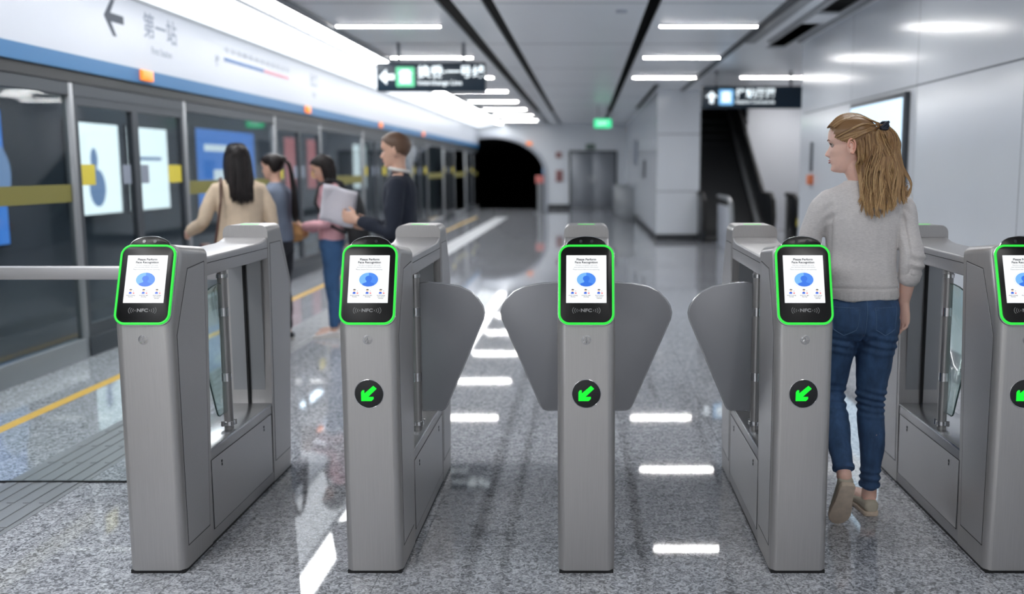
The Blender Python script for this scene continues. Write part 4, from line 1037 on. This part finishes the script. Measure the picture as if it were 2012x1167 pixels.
# project helper for details on the back of the jeans
from mathutils.bvhtree import BVHTree
bvh = BVHTree.FromPolygons([v.co.copy() for v in jno.data.vertices], [tuple(p.vertices) for p in jno.data.polygons])
def back(x, z, off=.0012):
    h = bvh.ray_cast(Vector((x, -1, z)), Vector((0, 1, 0))); return (h[0] + Vector((0, -off, 0))) if h[0] else Vector((x, -.13, z))
for s in (-1, 1):
    cx = s * .082
    P = [(cx - .052, .925), (cx + .052, .925), (cx + .044, .832), (cx, .805), (cx - .044, .832), (cx - .052, .925)]
    pts = []
    for a, b in zip(P[:-1], P[1:]):
        for t in range(6): pts.append(back(a[0] + (b[0] - a[0]) * t / 6 + s * .004 * (.925 - a[1]) * 10, a[1] + (b[1] - a[1]) * t / 6))
    pts.append(pts[0]); MB().path(pts, .0016, n=5).path([p + Vector((0, -.0005, -.008)) for p in pts[:7]], .0011, n=5).build('back_pocket', denim_seam, jno)
MB().path([back(0, .955 - .012 * i) for i in range(14)], .0018, n=5).build('centre_seam', denim_seam, jno)
for P in ([(.076, -.004, .137), (.076, -.004, .120)], [(-.090, -.181, .268), (-.090, -.192, .252)]):
    c = MB(); a, b = Vector(P[0]), Vector(P[1]); d = (b - a).normalized(); U = Vector((1, 0, 0)); V = d.cross(U)
    keys = [(a, U, V, .0445, .0480), (a * .5 + b * .5, U, V, .0465, .0500), (b, U, V, .0445, .0485)]
    c.loft(loft_pts(keys, 3, 32, 2.0)); c.build('leg_cuff', denim_seam2, jno, smooth=60) if 'denim_seam2' in globals() else c.build('leg_cuff', denim, jno, smooth=60)
shoe('shoe', wm, (.076, -.060, 0), (.060, .185, 0), (0, 0, 1), shoe_m, sole_m)
shoe('shoe', wm, (-.087, -.262, .205), (-.096, -.150, .002), (0, .876, .483), shoe_m, sole_m)
# hair
hh = MB()
HI = HM @ Matrix.Scale(1.03, 4)
def hp(x, y, z): return HI @ Vector((x, y, z))
capr = head_rings(.008, 56, 72)
cap = MB()
# hair cap faces kept behind the hairline
vs = [v for r in capr for v in r]; n = 72
def hairy(p):
    x, y, z = p
    line = np.interp(y, [-.12, -.02, .012, .030, .055, .075, .085, .10], [.02, .055, .118, .128, .140, .168, .178, .19])
    if abs(x) < .045 and y < -.0: line = .0
    return z > line and not (y > .088)
fs = []
for j in range(len(capr) - 1):
    for i in range(n):
        q = (j * n + i, j * n + (i + 1) % n, (j + 1) * n + (i + 1) % n, (j + 1) * n + i)
        if all(hairy(vs[k]) for k in q): fs.append(q)
topz = (len(capr) - 1) * n; fs.append(tuple(range(topz, topz + n)))
cap.add([(v[0], v[1], v[2] + .003 * max(0, (v[2] - .18) / .045)) for v in vs], fs, HI)
capo = cap.build('hair', hair_blond, wm, smooth=80)
TIE = Vector((0, -.118, .176))
random.seed(11)
pull = MB()
def scalp(phi, z, off):
    """point on the skull surface: phi=0 front, pi back; x sign by sin"""
    yf = np.interp(z, ZF, YF); yb = np.interp(z, ZF, YB); w = np.interp(z, ZF, WW); yc = yb + (yf - yb) * .42
    s, c = math.sin(phi), math.cos(phi)
    return Vector(((w + off) * s, yc + ((yf - yc) if c > 0 else (yc - yb)) * c + off * c, z + (off if z > .2 else 0)))
for side in (-1, 1):
    for i in range(110):
        t = i / 109
        # start on hairline, from forehead centre round to above the ear
        y0 = .088 - .078 * t; z0 = np.interp(y0, [.005, .030, .055, .075, .09], [.118, .130, .145, .172, .186]) + random.uniform(-.003, .004)
        w = np.interp(z0, ZF, WW)
        yf = np.interp(z0, ZF, YF); yb = np.interp(z0, ZF, YB); yc = yb + (yf - yb) * .42
        c = max(-1, min(1, (y0 - yc) / (yf - yc))); phi0 = math.acos(c)
        if t < .12: phi0 *= t / .12
        P = []
        for k in range(6):
            u = k / 5; phi = phi0 + (PI - phi0) * (u ** .95)
            z = z0 + (.172 - z0) * u + (.028 * math.sin(PI * u)) * (1 if z0 > .14 else .35)
            if t < .45:   # over the crown
                a = scalp(phi0, z0, .010); b = TIE
                q = a.lerp(b, u); q.x = a.x * (1 - u) * (1 + .5 * u)
                # lift on to the skull
                yy = q.y; zt_ = np.interp(yy, [-.115, -.09, -.06, -.03, 0, .03, .06, .085, .10], [.172, .192, .214, .228, .236, .234, .222, .200, .18])
                xw = .072; zz = zt_ - (zt_ - .14) * (1 - math.sqrt(max(0, 1 - min(1, abs(q.x) / xw) ** 2.2)))
                P.append((q.x, yy, max(zz, q.z - .02) + random.uniform(0, .0015))); continue
            s_ = scalp(phi, min(z, .20), .011 + random.uniform(0, .002)); P.append((s_.x * side if False else s_.x, s_.y, s_.z))
        P = [(side * abs(p[0]), p[1], p[2]) for p in P]; P[-1] = tuple(TIE + Vector((side * random.uniform(0, .008), 0, random.uniform(-.008, .008))))
        strand(pull, [HI @ Vector(p) for p in P], .0030, 6, .0010, random.uniform(0, 6), steps=16, ax=(0, 0, 1))
pull.build('hair_pulled_back', hair_blond, capo, smooth=80)
# loose hair: target outline in the woman's frame (x, z) seen from behind, lying on the back
loose = MB(); T_w = HI @ TIE
def backsurf(x, z):
    """how far back the hair lies, over skull, neck and shoulder blades"""
    return np.interp(z, [1.28, 1.36, 1.42, 1.46, 1.52, 1.60, 1.68], [-.142, -.130, -.112, -.100, -.100, -.100, -.095]) + .028 * (abs(x - .05) / .12) ** 2
EXX = ([0, .2, .45, .7, .88, 1], [-.040, -.012, .045, .100, .140, .166])
EZZ = ([0, .12, .3, .5, .7, .88, 1], [1.352, 1.318, 1.308, 1.330, 1.352, 1.368, 1.40])
NCL = 46
for c in range(NCL):
    t0 = (c + .5) / NCL; cph = random.uniform(0, 6.28); cam_ = random.uniform(.008, .015); cfr = random.uniform(8.5, 12.5); top = (c % 5) in (0, 2) 
    dz = random.uniform(-.016, .018); cy = random.uniform(-.010, .010)
    for i in range(20):
        t = min(1, max(0, t0 + random.uniform(-.020, .020))); 
        if top:
            tt = .26 + .74 * t; ex_ = np.interp(tt, *EXX); ez = np.interp(tt, *EZZ) + dz + random.uniform(-.008, .008); out = .016
            S0 = T_w + Vector((random.uniform(-.014, .014), -.008 - .010 * random.random(), random.uniform(-.008, .006)))
            P = [S0, (S0.x + .012 + .040 * t, S0.y - .008, S0.z - .05), (S0.x * .5 + ex_ * .5 + .012, backsurf(ex_, 1.54) - out, 1.545), (ex_ * .9 + S0.x * .1 + .008, backsurf(ex_, 1.45) - out + cy, 1.455), (ex_, backsurf(ex_, ez) - out * .7 + cy, ez)]
        else:
            ex_ = np.interp(t, *EXX); ez = np.interp(t, *EZZ) + dz + random.uniform(-.008, .008)
            phi = np.interp(t, [0, .35, .7, 1], [1.74, 2.3, 2.9, 3.6]); z0 = np.interp(t, [0, .3, 1], [.112, .140, .155]) + random.uniform(-.02, .012)
            S0 = HI @ scalp(-phi, z0, .010 + .008 * random.random()); yb_ = backsurf(ex_, 1.46)
            P = [S0, (S0.x * .92 + ex_ * .08 + .004, min(S0.y, 0) * .85 + yb_ * .15 - .004, S0.z - .055), (S0.x * .5 + ex_ * .5, backsurf(ex_, 1.50) + cy, 1.505), (ex_ * .9 + S0.x * .1, backsurf(ex_, 1.42) + cy, 1.42), (ex_, backsurf(ex_, ez) + cy, ez)]
        pts = [Vector(p) for p in P]
        sub = MB(); strand(loose, pts, random.uniform(.0018, .0031), 5, cam_ * random.uniform(.85, 1.1), cph + random.uniform(-.22, .22), steps=26, ax=(1, .35, 0), fr=cfr)
for i in range(60):
    t = i / 59; ex_ = np.interp(t, *EXX) * .96 + .003; ez = np.interp(t, *EZZ) + .03
    phi = np.interp(t, [0, .35, .7, 1], [1.9, 2.3, 2.9, 3.5]); S0 = HI @ scalp(-phi, .15, .004); S0.y = min(S0.y, 0) + .004
    strand(loose, [S0, (S0.x * .92 + ex_ * .08, S0.y * .85 + backsurf(ex_, 1.46) * .15 + .004, S0.z - .06), (S0.x * .5 + ex_ * .5, backsurf(ex_, 1.50) + .010, 1.505), (ex_ * .9 + S0.x * .1, backsurf(ex_, 1.42) + .008, 1.42), (ex_, backsurf(ex_, ez) + .006, ez)], .0085, 8, .002, i, steps=18, ax=(1, 0, 0))
# fly-away thin locks
for i in range(70):
    t = random.random(); ex_ = np.interp(t, *EXX) + random.uniform(-.008, .010); ez = np.interp(t, *EZZ) + random.uniform(-.018, .05)
    S0 = T_w.lerp(HI @ scalp(-2.2, .13, .016), random.random())
    strand(loose, [S0, (S0.x + .25 * (ex_ - S0.x), backsurf(S0.x, 1.56) - .014, 1.57), (S0.x + .8 * (ex_ - S0.x), backsurf(ex_, 1.46) - .022, 1.46), (ex_, backsurf(ex_, ez) - .014, ez)], .0017, 5, .010, random.uniform(0, 6.28), steps=26, ax=(1, .2, 0), fr=12)
loose.build('loose_hair', hair_blond, capo, smooth=80)
ti = MB(); 
for k in range(3): ti.path([T_w + Vector((.006 + .019 * math.cos(a) * (.6 if k == 1 else .8), -.012 + .012 * math.sin(a) , .014 * math.sin(a + k) )) for a in [2 * PI * i / 14 for i in range(14)]], .0066, n=7, closed=True)
ti.build('hair_tie', mat('hair_tie', srgb(22, 30, 46), .5), wm)
# ================================================================== people on the platform
def figure(label, loc, rz, H, body_skin, top_m, leg_m, shoe_mat, arms, headrot=0, headpitch=-6, male=False, brow=None, top_rows=None, coat=False, leg_spread=.0):
    k = H / 1.68
    p = empty('person', loc, label, 'person', None, rz)
    S = lambda rows: [tuple(v * k for v in r) for r in rows]
    bw = 1.16 if male else 1.0
    hm = Matrix.Translation((0, .012 * k, (1.452 if not male else 1.455) * k)) @ Matrix.Rotation(math.radians(headrot), 4, 'Z') @ Matrix.Rotation(math.radians(headpitch), 4, 'X')
    hs = 1.0 * k
    b = MB()
    torso(b, S([(.80, 0, 0, .10, .08), (.88, 0, 0, .150 * (.95 if male else 1), .10), (1.0, 0, 0, .125 * bw, .085), (1.10, 0, 0, .118 * bw, .080), (1.25, 0, 0, .138 * bw, .090), (1.34, 0, 0, .150 * bw, .082), (1.385, 0, 0, .12 * bw, .060), (1.42, 0, 0, .06, .05)]), 4, 28)
    limb(b, S([(0, 0, 1.36, .056, .052), (0, .002, 1.42, .050 * (1.12 if male else 1), .050), (0, .010, 1.49, .048 * (1.12 if male else 1), .050), (0, .0, 1.55, .05, .05)]), 4, 20)
    make_head(b, hm, hs * (1.03 if male else 1.0))
    grips = []
    for a in arms:
        P = S(a['p']); limb(b, P, 5, 16)
        hand(b, P[-1][:3], a['d'], a['n'], a['t'], k * (1.1 if male else .98), curl=a.get('curl', (40, 44, 48, 52)))
    for s in (-1, 1):
        limb(b, S([(s * .082, 0, .86, .080), (s * .08, .0, .66, .064), (s * (.078 + leg_spread), .012, .48, .050), (s * (.078 + leg_spread), -.01, .34, .048), (s * (.08 + leg_spread), -.01, .14, .032), (s * (.08 + leg_spread), -.005, .06, .034)]), 4, 16)
        limb(b, S([(s * (.08 + leg_spread), -.02, .045, .028), (s * (.085 + leg_spread), .10, .032, .032), (s * (.088 + leg_spread), .15, .028, .02)]), 3, 12)
    bo = remesh(b, 'body', .0065, 2, body_skin, p)
    face_parts(hm, hs * (1.03 if male else 1.0), p, brow or brow_d)
    t = MB()
    rows = top_rows or [(.90, 0, 0, .162, .118), (1.0, 0, 0, .152 * bw, .112), (1.1, 0, 0, .146 * bw, .106), (1.24, 0, 0, .160 * bw, .112), (1.33, 0, 0, .170 * bw, .102), (1.375, 0, 0, .145 * bw, .080), (1.405, 0, 0, .095, .064), (1.425, 0, 0, .062, .056)]
    torso(t, S(rows), 4, 28)
    for a in arms:
        P = a['p'][:-1] + [tuple(a['p'][-2][i] * .25 + a['p'][-1][i] * .75 for i in range(3)) + (.030,)]; lim = [(q[0], q[1], q[2]) + tuple(r + (.017 if male else .014) for r in q[3:]) for q in P]
        limb(t, S(lim), 5, 16)
    to = remesh(t, 'coat' if coat else 'jumper', .008, 2, top_m, p, lambda co, no: pnoise(co, (9, 9, 7), 2) * .010 + pnoise(co, (24, 24, 16), 2) * .004)
    j = MB()
    torso(j, S([(.78, 0, 0, .08, .07), (.82, 0, 0, .145, .105), (.88, 0, 0, .160, .112), (.96, 0, 0, .145, .10)]), 4, 28)
    for s in (-1, 1):
        L = leg_spread
        limb(j, S([(s * .080, 0, .85, .088, .095), (s * .082, .0, .66, .076, .080), (s * (.080 + L), .012, .48, .060), (s * (.080 + L), -.008, .34, .057), (s * (.082 + L), -.008, .12, .046)]), 4, 18)
    remesh(j, 'trousers', .008, 2, leg_m, p, lambda co, no: pnoise(co, (12, 12, 18), 2) * .007)
    for s in (-1, 1):
        L = leg_spread
        shoe('shoe', p, (s * (.080 + L) * k, -.065 * k, 0), (s * (.092 + L) * k, .185 * k, 0), (0, 0, 1), shoe_mat, sole_w)
    return p, hm @ Matrix.Scale(hs * (1.03 if male else 1.0), 4), k
sole_w = mat('pale_sole', srgb(220, 218, 214), .7)
def hair_cap(p, HI, m, test, infl=.009, extra=0.0):
    R = head_rings(infl, 48, 60); vs = [v for r in R for v in r]; n = 60; fs = []
    for j in range(len(R) - 1):
        for i in range(n):
            q = (j * n + i, j * n + (i + 1) % n, (j + 1) * n + (i + 1) % n, (j + 1) * n + i)
            if all(test(vs[a]) for a in q): fs.append(q)
    t = (len(R) - 1) * n; fs.append(tuple(range(t, t + n)))
    vs = [(x, y, z + extra * max(0, (z - .15) / .075)) for x, y, z in vs]
    return MB().add(vs, fs, HI).build('hair', m, p, smooth=80)
fem_line = lambda q: q[2] > np.interp(q[1], [-.12, -.03, .0, .02, .04, .06, .08, .09], [.0, .03, .10, .12, .135, .155, .176, .188]) and q[1] < .087
def long_hair(p, HI, k, m, zend, width, nst, ydrop, front=.0, seed=1, name='loose_hair', r=.0085):
    """straight hair falling from all round the back of the head to height zend (in the person's frame)"""
    random.seed(seed); mb = MB(); Hi = HI
    for i in range(nst):
        u = (i + random.random()) / nst; phi = (1.25 + front) + (2 * PI - 2 * (1.25 + front)) * u
        z0 = random.choice((.215, .20, .17, .14, .11)) + random.uniform(-.012, .012); z0 = min(z0, .218)
        s0 = scalp(phi, z0, .008); a = Hi @ s0; c = Hi @ scalp(phi, .10, .014 + .010 * random.random()); ctr = Hi @ Vector((0, -.03, .10))
        d = (c - ctr); d.z = 0
        e = Vector((ctr.x + d.x * width, ctr.y + d.y * width * .75 + ydrop, zend + random.uniform(-.02, .03) + .03 * abs(d.x) / .1))
        mid = c.lerp(e, .5); mid.x = c.x * .45 + e.x * .55; mid.z = (c.z + e.z) / 2
        P = [a, c, mid, e] if z0 > .12 else [c, mid, e]
        strand(mb, P, r * random.uniform(.8, 1.25) * k, 6, random.uniform(0, .003), random.uniform(0, 6), steps=14)
    # inner volume so that no gaps show
    pts = []
    for t in [0, .3, .6, 1]:
        z = (Hi @ Vector((0, -.04, .13))).z * (1 - t) + (zend + .02) * t; cc = Hi @ Vector((0, -.045, .10))
        pts.append(((cc.x, cc.y + ydrop * t, z), (1, 0, 0), (0, 1, 0), (.062 + .0 * t) * (1 + (width - 1) * t) * k, (.050 - .022 * t) * k))
    mb.loft(loft_pts(pts, 4, 18, 2.0))
    return mb.build(name, m, [c for c in p.children if c.name.startswith('hair')][0] if any(c.name.startswith('hair') for c in p.children) else p, smooth=80)
beige = mat('beige_wool', srgb(206, 186, 162), .95, noise=(30, .06, ONE))
greyblue = mat('grey_blue_knit', srgb(108, 118, 136), .95)
pinkm = mat('pink_wool', srgb(206, 158, 166), .95, noise=(30, .05, ONE))
navy = mat('navy_wool', srgb(30, 36, 50), .9)
darkt = mat('dark_trousers', srgb(34, 36, 42), .85)
denim2 = mat('mid_blue_denim', srgb(56, 92, 134), .85, noise=(12, .15, ONE))
denim3 = mat('dark_blue_denim', srgb(40, 62, 92), .85, noise=(12, .15, ONE))
strap_m = mat('brown_leather', srgb(84, 54, 44), .5)
black_cloth = mat('black_nylon', srgb(22, 23, 27), .7)
tan_cloth = mat('tan_suede', srgb(168, 126, 84), .9, noise=(20, .1, ONE))
paper_m = mat('paper_white', srgb(226, 222, 230), .7)
shirt_m = mat('shirt_white', srgb(222, 220, 216), .8)
def arm(s, el, wr, r=1.0):
    sh = (s * .150, 0, 1.335); m1 = [(sh[i] + el[i]) / 2 for i in range(3)]; m2 = [(el[i] * .55 + wr[i] * .45) for i in range(3)]
    return [sh + (.044 * r,), (m1[0] + s * .01, m1[1], m1[2] , .040 * r), tuple(el) + (.035 * r,), tuple(m2) + (.034 * r,), tuple(wr) + (.024 * r, .020 * r)]
# --- woman in beige
A_loc = (-2.66, 7.45, 0)
A, AH, ak = figure('woman with long black hair in a beige coat seen from behind', A_loc, math.radians(28), 1.69, skin_a, beige, darkt, dark_shoe,
    [dict(p=arm(-1, (-.26, .02, 1.10), (-.34, .20, 1.0)), d=(-.3, .8, -.2), n=(.8, .3, -.1), t=(0, 0, 1)), dict(p=arm(1, (.23, -.02, 1.07), (.20, .17, .96)), d=(-.2, 1, .1), n=(-1, 0, 0), t=(0, 0, 1))],
    headrot=5, coat=True, top_rows=[(.74, 0, 0, .205, .160), (.85, 0, 0, .196, .150), (1.0, 0, 0, .172, .128), (1.12, 0, 0, .165, .118), (1.25, 0, 0, .178, .122), (1.34, 0, 0, .186, .110), (1.385, 0, 0, .155, .084), (1.41, 0, 0, .10, .066), (1.43, 0, 0, .065, .058)])
hair_cap(A, AH, hair_black, lambda q: fem_line(q), .012); long_hair(A, AH, ak, hair_black, 1.24, 1.12, 170, -.085, 0, 2)
# shoulder bag with strap
bg_ = empty('shoulder_bag', A_loc, 'brown shoulder bag hanging at the side of the woman in beige', 'bag', None, math.radians(28))
MB().path([(-.13, -.02, 1.425), (-.145, -.10, 1.38), (-.155, -.145, 1.25), (-.19, -.165, 1.05), (-.21, -.15, .93)], .010, n=8).path([(-.13, -.02, 1.425), (-.14, .07, 1.39), (-.16, .135, 1.25), (-.20, .16, 1.10)], .010, n=8).build('strap', strap_m, bg_)
MB().prism(rrect(.32, .26, .05, 6, -.0, .80), -.29, -.215, None, plane='YZ').build('pouch', strap_m, bg_, bevel=.012)
# --- woman in grey-blue, hair tied
B, BH, bk = figure('woman with tied dark hair in a grey-blue top, standing behind the woman in beige', (-2.66, 8.35, 0), math.radians(80), 1.63, skin_a, greyblue, darkt, dark_shoe,
    [dict(p=arm(-1, (-.20, .06, 1.08), (-.14, .26, 1.06)), d=(.2, 1, 0), n=(1, 0, -.2), t=(0, 0, 1)), dict(p=arm(1, (.20, .04, 1.07), (.14, .24, 1.02)), d=(-.2, 1, 0), n=(-1, 0, -.2), t=(0, 0, 1))], headrot=0, headpitch=-8)
hc = hair_cap(B, BH, hair_black, fem_line, .012)
mb = MB(); mb.ball((0, -.112, .155), (.034, .030, .034), 16, 10, BH)
random.seed(4)
for i in range(60):
    a = BH @ Vector((random.uniform(-.02, .02), -.12, .15)); e = Vector((random.uniform(-.035, .035), -.165 + random.uniform(-.02, .02), 1.12 * bk + random.uniform(-.05, .03)))
    strand(mb, [a, a + Vector((0, -.045, -.05)), (a + e) / 2 + Vector((0, -.035, 0)), e], .009, 6, .004, random.uniform(0, 6))
mb.build('tied_hair', hair_black, hc, smooth=80)
# --- woman in pink
C_loc = (-2.27, 8.62, 0)
C_, CH_, ck = figure('x', C_loc, math.radians(98), 1.63, skin_a, pinkm, denim2, white_shoe,
    [dict(p=arm(-1, (-.20, .02, 1.06), (-.12, .24, 1.02)), d=(.4, .9, 0), n=(.6, -.3, .2), t=(0, 0, 1)), dict(p=arm(1, (.20, .0, 1.05), (.13, .22, .98)), d=(-.4, .9, -.05), n=(-.6, -.3, .2), t=(0, 0, 1))], headrot=4, headpitch=-26, leg_spread=.02)
hair_cap(C_, CH_, hair_black, fem_line, .012); long_hair(C_, CH_, ck, hair_black, 1.20, 1.05, 110, -.045, .15, 5)
C_['label'] = 'woman with long dark hair in a pink jumper and blue jeans, looking down'
bp = empty('backpack', C_loc, 'black backpack on the back of the woman in pink', 'backpack', None, math.radians(98))
MB().loft(loft_pts([((0, -.215, .80), (1, 0, 0), (0, 1, 0), .11, .05), ((0, -.225, .86), (1, 0, 0), (0, 1, 0), .145, .080), ((0, -.225, 1.02), (1, 0, 0), (0, 1, 0), .15, .085), ((0, -.215, 1.18), (1, 0, 0), (0, 1, 0), .135, .070), ((0, -.20, 1.28), (1, 0, 0), (0, 1, 0), .09, .045), ((0, -.195, 1.30), (1, 0, 0), (0, 1, 0), .04, .02)], 4, 24, 3.2)).build('bag', black_cloth, bp)
MB().loft(loft_pts([((0, -.300, .86), (1, 0, 0), (0, 1, 0), .09, .02), ((0, -.312, .93), (1, 0, 0), (0, 1, 0), .105, .025), ((0, -.305, 1.05), (1, 0, 0), (0, 1, 0), .09, .02)], 4, 20, 3)).build('front_pocket', black_cloth, bp)
for s in (-1, 1):
    MB().path([(s * .085, -.15, 1.26), (s * .10, -.09, 1.375), (s * .11, 0, 1.405), (s * .125, .085, 1.34), (s * .150, .115, 1.2), (s * .175, .03, 1.03), (s * .13, -.14, .93)], .013, n=8).build('strap', black_cloth, bp)
cl = empty('folded_coat', C_loc, 'tan folded coat held in the arms of the woman in pink', 'coat', None, math.radians(98))
mb = MB(); mb.loft(loft_pts([((-.16, .27, .90), (0, 1, 0), (0, 0, 1), .05, .04), ((-.10, .30, .94), (0, 1, 0), (0, 0, 1), .075, .075), ((0, .31, .94), (0, 1, 0), (0, 0, 1), .08, .085), ((.10, .30, .93), (0, 1, 0), (0, 0, 1), .075, .075), ((.16, .27, .92), (0, 1, 0), (0, 0, 1), .04, .04)], 4, 20, 2.4))
o = remesh(mb, 'cloth', .008, 2, tan_cloth, cl, lambda co, no: pnoise(co, (14, 14, 14), 2) * .02)
# --- man in navy
D_loc = (-1.33, 6.95, 0)
D_, DH_, dk = figure('man with short brown hair in a navy jumper over a white collar, facing left', D_loc, math.radians(92), 1.74, skin_a, navy, darkt, dark_shoe,
    [dict(p=arm(-1, (-.235, .03, 1.03), (-.16, .27, 1.10), 1.12), d=(.25, .9, .25), n=(1, 0, .2), t=(0, 0, 1), curl=(50, 55, 58, 60)), dict(p=arm(1, (.235, .02, 1.02), (.17, .25, 1.04), 1.12), d=(-.25, .9, .25), n=(-1, 0, .2), t=(0, 0, 1), curl=(50, 55, 58, 60))], headrot=-3, headpitch=-5, male=True, brow=brow_b)
hair_cap(D_, DH_, hair_brown, lambda q: q[2] > np.interp(q[1], [-.12, -.07, -.03, -.012, .0, .02, .035, .06, .08, .092], [.055, .060, .085, .085, .095, .135, .140, .160, .176, .186]) and q[1] < .090, .008, .010)
MB().path([(.066 * dk * math.cos(a), .004 + .062 * dk * math.sin(a), (1.437 + .012 * math.sin(a)) * dk) for a in [2 * PI * i / 30 for i in range(30)]], .013, n=8, closed=True).build('collar', shirt_m, D_)
pp = empty('papers', D_loc, 'white open papers held in front of the man in navy', 'papers', None, math.radians(92))
for q, (off, ang) in enumerate(((0.0, 34), (.018, 42))):
    M = Matrix.Translation((-.06 + off, .43, 1.235)) @ Matrix.Rotation(math.radians(-ang), 4, 'Y') @ Matrix.Rotation(math.radians(14), 4, 'X')
    g = MB()
    for a in range(9):
        for b in range(9):
            u = a / 8 - .5; v = b / 8 - .5; g.v.append(tuple(M @ Vector((.018 * math.sin(u * 3.2) + .012 * math.sin(v * 5 + q), v * .24, u * .30))))
    for a in range(8):
        for b in range(8): g.f.append((a * 9 + b, a * 9 + b + 1, (a + 1) * 9 + b + 1, (a + 1) * 9 + b)); g.mi.append(0)
    o = g.build('sheet', paper_m, pp, smooth=80); md = o.modifiers.new('t', 'SOLIDIFY'); md.thickness = .002
